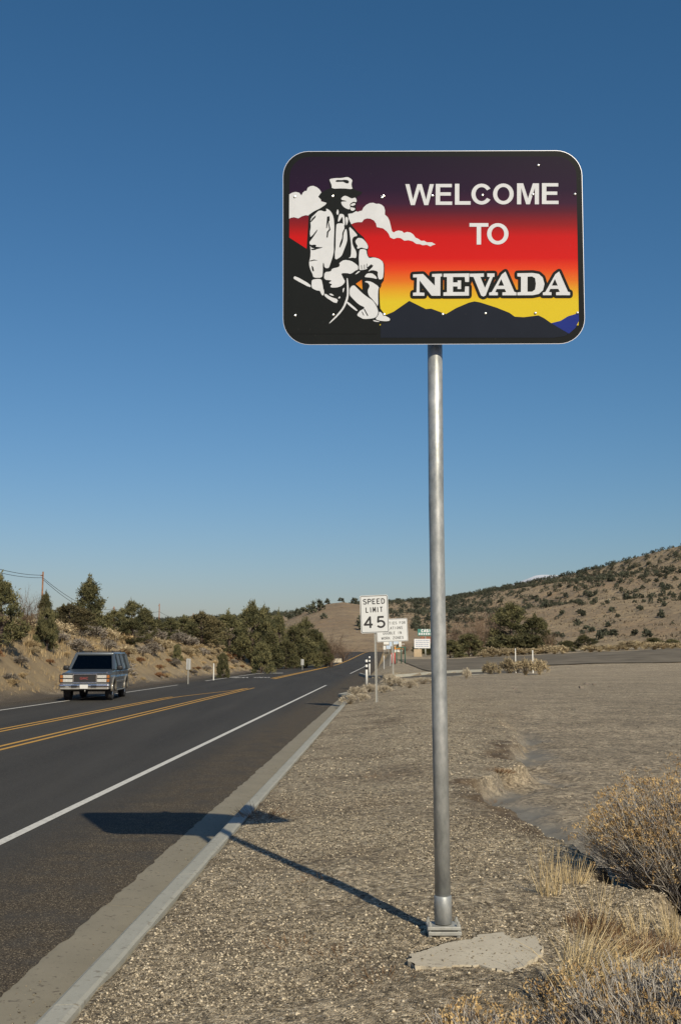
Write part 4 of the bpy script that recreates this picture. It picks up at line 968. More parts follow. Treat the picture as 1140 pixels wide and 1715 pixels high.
LT = [('egg', 2, 976, 62, 50, 'large dark pine at the left edge of the picture on the bank'),
 ('cone2', 78, 999, 30, 78, 'small dark pine behind the tall wooden pole'),
 ('bush', 82, 1022, 38, 57, 'round bright green bush tree in front of the tall wooden pole'),
 ('olive', 118, 1016, 56, 68, 'greyish olive shrubby tree between the wooden pole and the pointed pine'),
 ('cone', 151, 978, 56, 80, 'tallest pointed pine above the silver car'),
 ('round2', 108, 1020, 34, 88, 'low dark pine just left of the pointed pine'),
 ('round', 193, 1025, 38, 82, 'round pine just right of the pointed pine'),
 ('round', 222, 1012, 44, 92, 'broad round topped pine right of the short pole'),
 ('egg2', 243, 1022, 34, 88, 'right half of the twin crowned broad pine'),
 ('egg', 222, 1040, 44, 80, 'lower front pine below the broad round topped pine'),
 ('cone2', 266, 1040, 28, 96, 'small pine directly below the thin far pole'),
 ('egg2', 288, 1038, 32, 100, 'small pine right of the thin far pole'),
 ('round2', 309, 1036, 36, 108, 'pine at the left end of the dense grove'),
 ('olive', 338, 1031, 52, 110, 'olive brown tree at the left of the dense grove'),
 ('round', 356, 1040, 34, 116, 'dark pine right of the olive brown tree'),
 ('egg', 383, 1031, 44, 122, 'pointed pine left of the tallest grove tree'),
 ('round2', 424, 1021, 46, 128, 'tallest pine of the dense grove'),
 ('egg2', 443, 1024, 34, 132, 'pine joined to the right side of the tallest grove tree'),
 ('cone2', 405, 1050, 34, 126, 'lower pine in front of the grove gap'),
 ('egg', 467, 1034, 28, 140, 'narrow pine right of the tallest grove trees'),
 ('cone', 455, 1062, 36, 126, 'low pine below the narrow pine'),
 ('bush', 439, 1078, 34, 104, 'small green pine low on the bank near the road'),
 ('round', 494, 1053, 42, 146, 'rounded pine left of the last grove trees'),
 ('round2', 513, 1045, 40, 152, 'dark broad pine near the right end of the grove'),
 ('egg', 532, 1064, 32, 156, 'dark pine at the right end of the grove'),
 ('round', 480, 1075, 36, 138, 'low front pine of the grove above the road marker'),
 ('round2', 512, 1075, 38, 148, 'low dark pine between the grove and the road bend'),
 ('olive', 545, 1078, 22, 160, 'small olive tree at the road bend')]
for k, px, top, wp, Y, lab in LT: tree(k, px, top, wp, Y, lab)
tree('bare', 44, 1003, 34, 56, 'bare brown shrub tree right of the large left edge pine', name='bare_tree')
tree('bare', 553, 1070, 26, 158, 'bare brown willow at the road bend', name='bare_tree')
tree('bare', 575, 1082, 34, 210, 'low bare thicket beyond the road bend', name='bare_tree')
tree('bush', 299, 1080, 15, 88, 'tiny green bush on the bank top', name='bush', cat='bush')
tree('bush', 375, 1096, 20, 84, 'brownish green bush on the bank above the white marker post', name='bush', cat='bush')
# right of the pole
RT = [('round', 853, 1017, 56, 165, 'big dark leafy tree in the middle of the right hand thicket'), ('egg', 893, 1036, 50, 160, 'second dark tree at the right end of the thicket'),
 ('bush', 842, 1066, 62, 150, 'dark evergreen bush below the big thicket tree'), ('bush', 783, 1064, 46, 150, 'dark green bush at the left of the thicket'),
 ('bush', 752, 1074, 40, 146, 'dark green bush just right of the sign pole'), ('bush', 884, 1064, 54, 150, 'dark bush in front of the right thicket tree'),
 ('bush', 947, 1074, 26, 152, 'small dark green bush alone right of the thicket'), ('round2', 975, 1066, 30, 152, 'round dark green bush at the foot of the hill'),
 ('bush', 1090, 1069, 36, 150, 'olive bush among the pale brush at the right edge of the yard'), ('bush', 1120, 1071, 26, 150, 'dark green bush near the right edge of the picture'), ('bush', 704, 1080, 30, 190, 'dark bush behind the white billboard'), ('bush', 728, 1078, 34, 175, 'dark bush hidden behind the sign pole')]
for k, px, top, wp, Y, lab in RT: tree(k, px, top, wp, Y, lab, name='thicket_tree' if top < 1040 else 'bush', cat='tree' if top < 1040 else 'bush')
for px, top, wp, Y, lab in ((762, 1052, 36, 158, 'bare tree with rust orange twigs just right of the pole'), (806, 1038, 44, 166, 'tall bare grey willow left of the big thicket tree'), (828, 1032, 40, 172, 'bare willow close behind the big thicket tree'), (793, 1062, 34, 150, 'short leaning bare tree in the thicket'), (675, 1080, 20, 230, 'small bare tree left of the white billboard'), (915, 1064, 26, 156, 'low bare shrub at the right end of the thicket')):
    tree('bare', px, top, wp, Y, lab, name='bare_tree')

# low brush: shared meshes, each plant an object
def brush_mesh(name, seed, h, w, mat, n=70, per=16, leaf=.05):
    r = rng(seed); a = r.uniform(0, 2 * PI, n); o = r.uniform(0, 1, n) ** .6; el = np.sqrt(np.clip(1 - o ** 2, 0, 1))
    C = np.stack([np.cos(a) * o * w / 2, np.sin(a) * o * w / 2, (.25 + .7 * el * r.uniform(.5, 1, n)) * h], 1)
    ax = C / np.array([w / 2, w / 2, h]); V, F = leaf_cloud(C, ax * 1.3, per, np.array([w * .05, w * .05, h * .09]), leaf, r, 3.2)
    tn = np.clip(np.repeat(r.uniform(.1, .9, n), per) + r.normal(0, .2, n * per), 0, 1)
    r2 = rng(seed + 1); V2 = []; F2 = []
    for k in range(40):
        t = r2.uniform(0, 2 * PI); q = r2.uniform(.1, 1) * w * .42
        v, f = tube_np([(0, 0, -.05), (math.cos(t) * q * .5, math.sin(t) * q * .5, h * .3), (math.cos(t) * q, math.sin(t) * q, h * r2.uniform(.5, .8))], [.02, .012, .005], 3, False)
        b = len(V2); V2 += v; F2 += [[i + b for i in x] for x in f]
    Vn = np.concatenate([V, np.array(V2)]); Fn = np.concatenate([F, np.array(F2) + len(V)])
    return mesh_data(name, Vn, Fn, M[mat], False, np.concatenate([tn, np.full(len(F2), .15)]))
BR = {'pale': [brush_mesh('brush', 70 + k, 1.0, 1.5, 'pale_brush') for k in range(3)], 'grey': [brush_mesh('brush', 80 + k, 1.0, 1.5, 'grey_twig') for k in range(3)],
      'rust': [brush_mesh('brush', 90 + k, .8, 1.4, 'red_brush', 55, 16) for k in range(2)], 'straw': [brush_mesh('brush', 95 + k, .7, 1.2, 'straw', 60, 18, .035) for k in range(2)], 'drygrass': [brush_mesh('grass_clump', 105 + k, .7, 1.2, 'drygrass', 70, 18, .028) for k in range(2)]}
def brush(kind, X, Y, h, w, label, group, name='shrub', cat='shrub', i=0):
    o = bpy.data.objects.new(name, BR[kind][i % len(BR[kind])]); COL.objects.link(o)
    o.location = (X, Y, g1(X, Y) - .03); o.scale = (w / 1.5, w / 1.5, h); o.rotation_euler = (0, 0, (X * 13 + Y * 7) % 6.28)
    tag(o, label, cat, group); return o
r = random.Random(11)
LAB = {'pale': ('pale straw coloured brush growing on the left bank', 'pale brush on the left bank'), 'grey': ('grey sagebrush growing on the left bank', 'grey sagebrush on the left bank'),
       'rust': ('low rust brown shrub growing on the left bank', 'rust brown shrubs on the left bank'), 'straw': ('dry straw tuft growing on the left bank', 'straw tufts on the left bank')}
cnt = 0
while cnt < 290:
    Y = 33 + 120 * r.random() ** 1.5; q = -15.6 - 11 * r.random() ** 1.1
    X = q + SL * Y; px = CX + FPX * X / Y
    if px < -30 or px > 560: continue
    f = float(fbm(np.array([X * .25]), np.array([Y * .25]), 33)[0])
    top = S((-16.5 - q) / 3.0)
    k = r.choices(['pale', 'grey', 'rust', 'straw'], [.6 + f, .25 + 1.3 * float(top), .5, 1.2 - .6 * float(top)])[0]
    sc = r.uniform(.5, 1.15) * (.55 + .75 * float(top)) * (1.25 if k == 'grey' else 1)
    zone = 'below the large left edge pine' if px < 95 else 'behind and around the silver car' if px < 225 else 'between silver car and nearest sign back' if px < 318 else 'left of the low green pine by the road' if px < 425 else 'under the dense grove'
    lvl = 'low' if q > -17.6 else 'high'
    kn = {'pale': 'pale brush', 'grey': 'grey sagebrush', 'rust': 'rusty shrub', 'straw': 'straw tuft'}[k]
    brush(k, X, Y, .75 * sc, 1.35 * sc, f'{kn} {lvl} on the bank {zone}', f'{kn} {lvl} on the bank {zone}', i=cnt); cnt += 1
for px, Y, h, w, lab in ((200, 62, 1.35, 1.9, 'large pale grey bare sagebrush on the bank behind the silver car'), (168, 60, .9, 1.6, 'grey brush just left of the large pale sagebrush')):
    X = (px - CX) / FPX * Y; brush('grey', X, Y, h, w, lab, None)
# yard edge and island brush on the right
for i, (px, py, wp, hp, Y, lab) in enumerate(((819, 1128, 26, 22, 78, 'round pale rabbitbrush left of two others by the side road'), (849, 1125, 32, 27, 80, 'middle pale rabbitbrush in front of the marker posts'), (876, 1134, 34, 26, 72, 'wide pale rabbitbrush left half below the tall white post'), (899, 1132, 28, 25, 73, 'pale rabbitbrush at the foot of the tall white post'),
     )):
    X = (px - CX) / FPX * Y; brush('pale', X, Y, hp / FPX * Y, wp / FPX * Y, lab, None, 'rabbitbrush', 'shrub', i)
for i, px in enumerate(list(range(808, 940, 13)) + list(range(985, 1150, 15))):
    Y = 140 + (i * 37 % 9); X = (px - CX) / FPX * Y; wp = 22 + (i * 29 % 17)
    brush('pale', X, Y, (9 + i * 13 % 7) / FPX * Y, wp / FPX * Y, 'pale low brush in the row along the far edge of the yard', 'pale brush row along the yard', 'rabbitbrush', 'shrub', i)
for i, (px, Y, h, w, lab) in enumerate(((585, 36.5, .38, .75, 'dry blond grass clump on the kerb left of the speed sign'), (598, 43, .45, .8, 'dry grass clump at the kerb corner by the delineator'), (604, 38.5, .30, .7, 'small dry grass clump just left of the speed sign pole'), (618, 46, .42, .8, 'dry grass tuft at the foot of the nearer delineator'), (652, 50, .62, 1.0, 'tall pale grass clump at the foot of the work zone sign'), (668, 49, .5, .9, 'pale grass clump right of the work zone sign post'), (684, 46, .42, .8, 'dry grass tuft left of the sign pole in the distance'), (706, 52, .35, 1.2, 'low dry grass patch left of the sign pole by the side road'), (640, 43, .35, .8, 'low dry grass between speed sign and work zone sign'), (778, 62, .7, .6, 'thin dry weed right of the pole near the side road'))):
    X = (px - CX) / FPX * Y; brush('drygrass', X, Y, h / .8, w * 1.1, lab, None, 'grass_clump', 'grass', i)

# trees on the hills: the largest 300 are objects, the rest one mass
HT = [crown_mesh('hill_tree', 200 + k, 4.2, 4.0, ('round', 'egg', 'bush')[k % 3], 'hilltree', 26, 9, .55) for k in range(4)]
def surf(D, X, t):
    Xs, Ts, XX, YY, ZZ = D; i = int(np.clip((X - Xs[0]) / (Xs[1] - Xs[0]), 0, len(Xs) - 2)); j = int(np.clip((t - Ts[0]) / (Ts[1] - Ts[0]), 0, len(Ts) - 2))
    a = (X - Xs[i]) / (Xs[1] - Xs[0]); b = (t - Ts[j]) / (Ts[1] - Ts[0])
    L = lambda A: (A[i, j] * (1 - a) + A[i + 1, j] * a) * (1 - b) + (A[i, j + 1] * (1 - a) + A[i + 1, j + 1] * a) * b
    return float(L(YY)), float(L(ZZ))
cand = []; r = random.Random(5)
for k in range(26000):
    X = r.uniform(20, 240); t = r.random() ** .8 * 1.04
    Y, Z = surf(HR, X, t); px = CX + FPX * X / Y
    if px < 690 or px > 1165: continue
    dens = .20 + .55 * float(S((t - .45) / .5)) + .55 * float(S((900 - px) / 130)) * (.3 + float(t))
    cl = float(fbm(np.array([X * .03]), np.array([Y * .02]), 77)[0])
    if r.random() < dens * (.25 + 1.5 * max(0, cl - .3)) * 1.0: cand.append((X, Y, Z, r.uniform(.26, .58), t))
cand = cand[:2000]
cand.sort(key=lambda c: -c[3] / c[1])
stuffV, stuffF, stuffT = [], [], []; nb = 0
def low_tree(X, Y, Z, sc, rr):
    global nb
    me = HT[rr.randrange(4)]; v = np.zeros(len(me.vertices) * 3, np.float32); me.vertices.foreach_get('co', v); v = v.reshape(-1, 3)
    sel = np.arange(0, len(v) // 4)[::3]; a = rr.uniform(0, 6.28); ca, sa = math.cos(a), math.sin(a)
    q = v.reshape(-1, 4, 3)[sel].reshape(-1, 3); q = np.stack([q[:, 0] * ca - q[:, 1] * sa, q[:, 0] * sa + q[:, 1] * ca, q[:, 2]], 1) * sc * 1.15 + np.array([X, Y, Z - .3])
    stuffV.append(q); stuffF.append(np.arange(len(q)).reshape(-1, 4) + nb); nb += len(q); stuffT.append(np.array([rr.uniform(.1, .9)] * (len(q) // 4)))
rr = random.Random(8)
for i, (X, Y, Z, sc, t) in enumerate(cand):
    if i < 290:
        o = bpy.data.objects.new('hill_tree', HT[i % 4]); COL.objects.link(o); o.location = (X, Y, Z - .3); o.scale = (sc, sc, sc * (.8 + .35 * ((i * 7) % 5) / 4)); o.rotation_euler = (0, 0, i * 1.7)
        px = CX + FPX * X / Y; ht = 'just below the crest' if t > .82 else 'halfway up' if t > .45 else 'low on the slope'
        zn = 'just right of the sign pole' if px < 830 else 'above the dark thicket' if px < 930 else 'in the middle' if px < 1040 else 'near the right edge'
        tag(o, f'dark evergreen {ht} on the right hill, {zn}', 'tree', f'hillside evergreens {ht}, {zn}')
    else: low_tree(X, Y, Z, sc, rr)
for k in range(430):                                  # the wooded crest
    X = rr.uniform(15, 245); t = rr.uniform(.80, 1.02); Y, Z = surf(HR, X, t); low_tree(X, Y, Z, rr.uniform(.3, .6), rr)
for k in range(700):                                  # the wooded low slope left of the pole
    X = rr.uniform(-90, 75); t = rr.uniform(.35, 1.0); Y, Z = surf(HR, X, t)
    low_tree(X, Y, Z, rr.uniform(.38, .75), rr)
for k in range(360):
    X = rr.uniform(-420, -40); t = rr.uniform(.7, 1.0); Y, Z = surf(HL, X, t); low_tree(X, Y, Z, rr.uniform(1.3, 2.2), rr)
so = mesh('far_trees', np.concatenate(stuffV), np.concatenate(stuffF), M['hilltree'], None, False, np.concatenate(stuffT))
tag(so, 'dark woodland of small evergreens massed along the hill crests', 'woodland', kind='stuff')
for i, (px, t, sc) in enumerate(((485, .9, .9), (497, .82, 1.1), (506, .93, 1.0), (519, .72, 1.3), (530, .75, 1.6), (546, .98, .8), (570, 1.0, .8), (590, .99, .9), (540, .5, .7), (608, .9, 1.0), (612, .35, 1.6), (606, .28, 1.2))):
    # straw hill trees placed along the slope
    for X in np.linspace(HM[0][0], HM[0][-2], 160):
        Y, Z = surf(HM, X, t)
        if CX + FPX * X / Y >= px: break
    o = bpy.data.objects.new('hill_tree', HT[i % 4]); COL.objects.link(o); o.location = (X, Y, Z - .2); o.scale = (sc * .75,) * 3; o.rotation_euler = (0, 0, i * 2.1)
    tag(o, 'lone small evergreen on the straw coloured hill beyond the road', 'tree', 'evergreens on the straw coloured hill')
# low sage over the right hillside and grass on the bank: nobody could count it
def tufts(name, pts, zs, sizes, mat, label, cat, seed, blades=7, wd=.05, lean=.35):
    r = rng(seed); n = len(pts); k = n * blades
    P = np.repeat(np.column_stack([pts, zs]), blades, 0); s_ = np.repeat(sizes, blades)[:, None]
    a = r.uniform(0, 2 * PI, k); d = np.stack([np.cos(a) * lean * r.uniform(.2, 1.4, k), np.sin(a) * lean * r.uniform(.2, 1.4, k), np.ones(k)], 1)
    p = P + np.column_stack([r.normal(0, .22, (k, 2)) * s_, np.zeros(k)]); u = np.stack([-np.sin(a), np.cos(a), np.zeros(k)], 1)
    V = np.stack([p - u * wd * s_, p + u * wd * s_, p + d * s_ * r.uniform(.6, 1.2, (k, 1))], 1).reshape(-1, 3)
    o = mesh(name, V, np.arange(k * 3).reshape(-1, 3), M[mat], None, False, r.uniform(0, 1, k)); tag(o, label, cat, kind='stuff'); return o
r = rng(3); n = 16000
Y = 31 + 135 * r.uniform(0, 1, n) ** 1.6; q = -15.4 - 14 * r.uniform(0, 1, n); X = q + SL * Y
keep = fbm(X * .4, Y * .4, 91) > .38; X, Y = X[keep], Y[keep]
tufts('dry_grass', np.column_stack([X, Y]), gz(X, Y) - .02, r.uniform(.14, .42, len(X)) * np.where(X - SL * Y > -17.5, .6, 1), 'straw', 'dry straw coloured grass covering the left bank', 'grass', 4)
P = []; r = random.Random(9)
for k in range(9500):
    X = r.uniform(20, 235); t = r.random() ** 1.2; Y, Z = surf(HR, X, t); P.append((X, Y, Z))
P = np.array(P); tufts('hill_sage', P[:, :2], P[:, 2] - .1, np.random.default_rng(1).uniform(.35, .85, len(P)), 'sage', 'low grey sagebrush scattered thickly over the right hillside', 'brush', 6, 6, .28, .7)

# ------------------------------------------------------------------ power poles and wires
def pole(px, top, Y, label, r0=.15, arms=1, base=None):
    X = (px - CX) / FPX * Y; z0 = g1(X, Y); zt = at_y(px, top, Y).z
    o = empty('utility_pole', (X, Y, z0)); tag(o, label, 'utility pole', 'wooden utility poles beyond the bank')
    tube('pole', [(0, 0, -.5), (0, 0, zt - z0)], [r0 * 1.15, r0 * .8], M['pole_wood'], o, 10)
    box('bracket', (-.18, 0, zt - z0 - .65), (.42, .09, .09), M['pole_wood'], o, .01)
    for k in range(2): tube('insulator', [(-.3 + .12 * k, 0, zt - z0 - .6), (-.3 + .12 * k, 0, zt - z0 - .42)], [.05, .03], M['sign_back'], o, 8)
    return Vector((X, Y, zt))
p1 = pole(72, 957.5, 170, 'tall reddish wooden utility pole on the left bank')
p2 = pole(192.5, 1016, 300, 'short looking far pole between the pointed pine and the round pine', .2)
p3 = pole(268, 1011, 330, 'thin far utility pole above the small pines', .17)
p4 = pole(325, 1027, 460, 'farthest tiny pole top above the grove', .2)
p0 = Vector((-33, 53, p1.z)); pm = Vector((-240, 300, p3.z - 1))
def wire(a, b, sag, rad, label):
    P = [a.lerp(b, t) - Vector((0, 0, 4 * sag * t * (1 - t))) for t in np.linspace(0, 1, 28)]
    V, F = tube_np([tuple(p) for p in P], [rad] * len(P), 5); o = mesh('power_line', V, F, M['wire']); tag(o, label, 'power line', 'power lines over the left bank')
D = Vector((0, 0, 1))
wire(p1 - D * .55, p0 - D * .2, 2.3, .035, 'upper power line running from the tall pole out of the picture to the left')
wire(p1 - D * .95, p0 - D * .7, 2.3, .035, 'lower power line running from the tall pole out of the picture to the left')
wire(p1 - D * .95, p2 - D * .5, 2.0, .04, 'upper power line falling from the tall pole to the short far pole')
wire(p1 - D * 1.2, p2 - D * 1.1, 2.3, .04, 'lower power line falling from the tall pole to the short far pole')
wire(p2 - D * .6, p3 - D * 2.4, .8, .04, 'power line between the short far pole and the thin far pole')
wire(p3 - D * 2.4, p4 - D * .6, 2.0, .045, 'upper power line right of the thin far pole')
wire(p3 - D * 4.2, p4 - D * 1.5, 2.0, .045, 'lower power line right of the thin far pole')
wire(p2 - D * 2.5, p3 - D * 4.2, .4, .04, 'lower power line left of the thin far pole')

# ------------------------------------------------------------------ vehicles
def car_paint(name, col, metal=.55, rough=.36):
    m_, t, p = new_mat(name)
    d = ramp(t, noise(t, 1.4, 5, .65), [(.3, tuple(c * .88 for c in col)), (.7, col)])
    c = N(t, 'ShaderNodeTexCoord'); sx = N(t, 'ShaderNodeSeparateXYZ'); t.links.new(c.outputs['Object'], sx.inputs[0])
    mr = N(t, 'ShaderNodeMapRange'); mr.inputs[1].default_value = .35; mr.inputs[2].default_value = .95; mr.inputs[3].default_value = .75; mr.inputs[4].default_value = 0
    t.links.new(sx.outputs['Z'], mr.inputs[0]); mu = N(t, 'ShaderNodeMath', operation='MULTIPLY'); t.links.new(mr.outputs[0], mu.inputs[0]); t.links.new(noise(t, 5, 5, .7), mu.inputs[1])
    t.links.new(mixc(t, mu.outputs[0], d, (.17, .14, .10)), p.inputs['Base Color'])      # road dust on the lower body
    p.inputs['Metallic'].default_value = metal; p.inputs['Roughness'].default_value = rough; p.inputs['Coat Weight'].default_value = .5; p.inputs['Coat Roughness'].default_value = .08
    return m_
M['suv_paint'] = car_paint('suv_paint', (.135, .155, .17))
M['suv_flare'] = car_paint('suv_flare', (.24, .23, .20), .3, .5)
M['chrome'] = plain('chrome', (.72, .73, .74), .16, 1.0, var=.05)
M['bumper_grey'] = plain('bumper_grey', (.36, .35, .32), .4, .6, var=.12)
M['trim_black'] = plain('trim_black', (.014, .014, .015), .5)
M['tyre'] = plain('tyre', (.028, .027, .026), .85, var=.3, scale=10)
M['rim'] = plain('rim', (.45, .45, .44), .35, .8, var=.15)
M['lamp'] = plain('headlamp_lens', (.62, .62, .58), .15, .3, var=.2, scale=25, coat=1.0)
M['amber'] = plain('amber_lens', (.30, .11, .025), .2, var=.1, coat=1.0)
M['emblem_red'] = plain('emblem_red', (.20, .04, .038), .45)
M['plate'] = plain('plate', (.62, .62, .60), .5, var=.05)
M['seat'] = plain('seat_cloth', (.05, .05, .055), .9)
M['skin'] = plain('skin', (.42, .25, .18), .6); M['shirt'] = plain('shirt', (.38, .38, .40), .9); M['hair'] = plain('hair', (.05, .035, .025), .8)
def tinted_glass():
    m_ = bpy.data.materials.new('car_glass'); m_.use_nodes = True; t = m_.node_tree; t.nodes.clear()
    o = N(t, 'ShaderNodeOutputMaterial'); mx_ = N(t, 'ShaderNodeMixShader'); tr = N(t, 'ShaderNodeBsdfTransparent'); gl_ = N(t, 'ShaderNodeBsdfGlossy'); fr = N(t, 'ShaderNodeFresnel')
    fr.inputs[0].default_value = 1.5; tr.inputs[0].default_value = (.34, .38, .38, 1); gl_.inputs['Roughness'].default_value = .03
    t.links.new(fr.outputs[0], mx_.inputs[0]); t.links.new(tr.outputs[0], mx_.inputs[1]); t.links.new(gl_.outputs[0], mx_.inputs[2]); t.links.new(mx_.outputs[0], o.inputs[0]); return m_
M['glass'] = tinted_glass()
def wheel(root, x, y, R=.385, W=.26, name='wheel'):
    sgn = 1 if x > 0 else -1
    def lathe(nm, prof, mat, par, n=28):
        V, F = [], []; k = len(prof)
        for i in range(n):
            a = 2 * PI * i / n
            for (rr_, xx) in prof: V.append((sgn * xx, rr_ * math.cos(a), rr_ * math.sin(a)))
        for i in range(n):
            for j in range(k - 1): F.append([i * k + j, i * k + j + 1, ((i + 1) % n) * k + j + 1, ((i + 1) % n) * k + j])
        return mesh(nm, V, F, mat, par, True)
    w_ = lathe(name, [(R * .58, -W / 2), (R * .93, -W / 2), (R, -W * .36), (R, W * .36), (R * .93, W / 2), (R * .60, W / 2), (R * .58, W * .3)], M['tyre'], root)
    w_.location = (x, y, R)
    lathe('rim', [(R * .61, W * .5), (R * .60, W * .40), (R * .44, W * .22), (R * .36, W * .34), (R * .20, W * .40), (R * .17, W * .50), (.002, W * .52)], M['rim'], w_)
    return w_
def bar4(name, a, b, w_, mat, parent):
    V, F = tube_np([a, b], [w_, w_], 4); return mesh(name, V, F, mat, parent)
def quad(name, pts, mat, parent, th=.006):
    P = [np.array(p, float) for p in pts]; n_ = np.cross(P[1] - P[0], P[3] - P[0]); n_ /= np.linalg.norm(n_)
    V = P + [p - n_ * th for p in P]; return mesh(name, V, [[0, 1, 2, 3], [7, 6, 5, 4], [0, 4, 5, 1], [1, 5, 6, 2], [2, 6, 7, 3], [3, 7, 4, 0]], mat, parent)
def body_profile(name, pts, hw, mat, parent, bev=.05, top_in=.0, ztop=2.0, zmid=.75):
    bm = bmesh.new()
    a = [bm.verts.new((-hw, y, z)) for y, z in pts]; b = [bm.verts.new((hw, y, z)) for y, z in pts]
    bm.faces.new(a); bm.faces.new(b[::-1]); n = len(pts)
    for i in range(n): bm.faces.new((a[i], b[i], b[(i + 1) % n], a[(i + 1) % n]))
    bmesh.ops.recalc_face_normals(bm, faces=bm.faces)
    for v in bm.verts:
        if v.co.z > zmid: v.co.x *= 1 - top_in * (v.co.z - zmid) / (ztop - zmid)
    if bev:
        es = [e for e in bm.edges if (e.verts[0].co.x > 0) == (e.verts[1].co.x > 0)]
        bmesh.ops.bevel(bm, geom=es, offset=bev, segments=2, affect='EDGES', profile=.5, clamp_overlap=True)
    return bm_obj(name, bm, mat, parent)
def archpts(yc, r, zs, n=9):
    a0 = math.asin((zs - .385) / r); return [(yc + r * math.cos(a), .385 + r * math.sin(a)) for a in np.linspace(PI - a0, a0, n)]
SYAW = math.radians(3.2)
suv = empty('suv', (-9.98, 44.6, .0), SYAW); tag(suv, 'silver grey sport utility vehicle driving toward the camera in the far lane', 'car')
pr = [(-2.70, .44), (-2.75, .66), (-2.74, 1.00), (-2.66, 1.055), (-1.36, 1.165), (2.74, 1.185), (2.78, .95), (2.77, .50), (2.68, .40)] + [(y, z) for y, z in archpts(1.62, .47, .40)][::-1] + [(y, z) for y, z in archpts(-1.72, .47, .40)][::-1]
body_profile('body', pr, .955, M['suv_paint'], suv, .075, .09, 1.2, .8)
box('underbody', (0, .05, .46), (1.5, 4.9, .2), M['trim_black'], suv, .03)
for yy in (-1.72, 1.62): tube('axle', [(-.8, yy, .385), (.8, yy, .385)], [.06, .06], M['trim_black'], suv, 8)
bh = body_profile('hood', [(-2.69, 1.045), (-2.60, 1.085), (-1.40, 1.195), (-1.34, 1.15), (-2.6, 1.03)], .80, M['suv_paint'], suv, .02)
bm = bmesh.new(); add_box(bm, (0, 1.0, 1.79), (1.56, 3.28, .15), .07, None, 4); bm_obj('roof', bm, M['suv_paint'], suv, True)
for sx_ in (-1, 1):
    PB = {'a': ((.87, -1.30, 1.17), (.735, -.58, 1.775)), 'b': ((.905, .02, 1.17), (.75, .06, 1.775)), 'c': ((.905, 1.12, 1.17), (.75, 1.10, 1.775)), 'd': ((.89, 2.70, 1.17), (.73, 2.56, 1.775))}
    g = lambda k, e: (PB[k][e][0] * sx_, PB[k][e][1], PB[k][e][2])
    for k in PB: bar4('pillar', g(k, 0), g(k, 1), .068 if k != 'd' else .10, M['suv_paint'], suv)
    for a, b in (('a', 'b'), ('b', 'c'), ('c', 'd')): quad('side_window', [g(a, 0), g(b, 0), g(b, 1), g(a, 1)], M['glass'], suv)
    for k in ('b', 'c'): bar4('window_trim', (g(k, 0)[0] + .05 * sx_, g(k, 0)[1], 1.2), (g(k, 1)[0] + .05 * sx_, g(k, 1)[1], 1.75), .014, M['chrome'], suv)
    bm = bmesh.new(); add_box(bm, (1.06 * sx_, -.98, 1.24), (.23, .13, .19), .045); bm_obj('mirror', bm, M['trim_black'], suv, True)
    box('side_moulding', (.962 * sx_, -.05, .70), (.02, 2.4, .09), M['suv_flare'], suv, .008)
    box('running_board', (.93 * sx_, -.05, .37), (.16, 2.3, .06), M['suv_flare'], suv, .02)
    for yy in (-.72, .55): box('door_handle', (.958 * sx_, yy + .42, 1.02), (.03, .14, .04), M['trim_black'], suv, .008)
    for yy in (-1.12, .03, 1.10): box('door_seam', (.951 * sx_, yy, .80), (.012, .012, .72), M['trim_black'], suv)
    for yc in (-1.72, 1.62):
        V, F = tube_np([(.955 * sx_, yc + .50 * math.cos(a), .385 + .50 * math.sin(a)) for a in np.linspace(-.05, PI + .05, 15)], [.055] * 15, 6); mesh('fender_flare', V, F, M['suv_flare'], suv, True)
    for yy in (-1.72, 1.62): wheel(suv, .80 * sx_, yy)
    tube('roof_rail', [(.62 * sx_, -.1, 1.85), (.62 * sx_, .0, 1.905), (.62 * sx_, 2.2, 1.905), (.62 * sx_, 2.3, 1.85)], [.02] * 4, M['trim_black'], suv, 6)
    # lamps: two stacked on each side, amber wrapping the corner
    for zz in (.925, .775):
        box('headlight', (.645 * sx_, -2.752, zz), (.36, .05, .115), M['lamp'], suv, .012)
        box('marker_light', (.885 * sx_, -2.735, zz), (.11, .08, .115), M['amber'], suv, .012)
    box('lamp_surround', (.72 * sx_, -2.735, .85), (.50, .04, .31), M['trim_black'], suv, .01)
tube('roof_crossbar', [(-.62, .5, 1.91), (.62, .5, 1.91)], [.018] * 2, M['trim_black'], suv, 6); tube('roof_crossbar', [(-.62, 1.7, 1.91), (.62, 1.7, 1.91)], [.018] * 2, M['trim_black'], suv, 6)
wsx = quad('windshield', [(-.84, -1.31, 1.18), (.84, -1.31, 1.18), (.71, -.60, 1.765), (-.71, -.60, 1.765)], M['glass'], suv)
quad('rear_window', [(.82, 2.73, 1.2), (-.82, 2.73, 1.2), (-.70, 2.60, 1.75), (.70, 2.60, 1.75)], M['glass'], suv)
box('grille', (0, -2.742, .855), (.84, .04, .30), M['trim_black'], suv, .01)
for zz in (.70, 1.01): box('grille_frame', (0, -2.765, zz), (.90, .035, .03), M['chrome'], suv, .008)
for xx in (-.44, .44): box('grille_frame', (xx, -2.765, .855), (.03, .035, .29), M['chrome'], suv, .008)
box('hood_lip', (0, -2.70, 1.055), (1.70, .06, .03), M['chrome'], suv, .012)
x = -.185
for ch in 'GMC':
    o = flat('emblem_letter', word(ch, 0, 0, .085, .024, cond=1.75)[0], M['emblem_red'], suv, 0); o.location = (x, -2.768, .815); x += .115
bm = bmesh.new(); add_box(bm, (0, -2.80, .575), (1.90, .20, .13), .05); bm_obj('bumper', bm, M['chrome'], suv, False)
bm = bmesh.new(); add_box(bm, (0, -2.77, .475), (1.86, .20, .085), .03); bm_obj('bumper_valance', bm, M['bumper_grey'], suv, False)
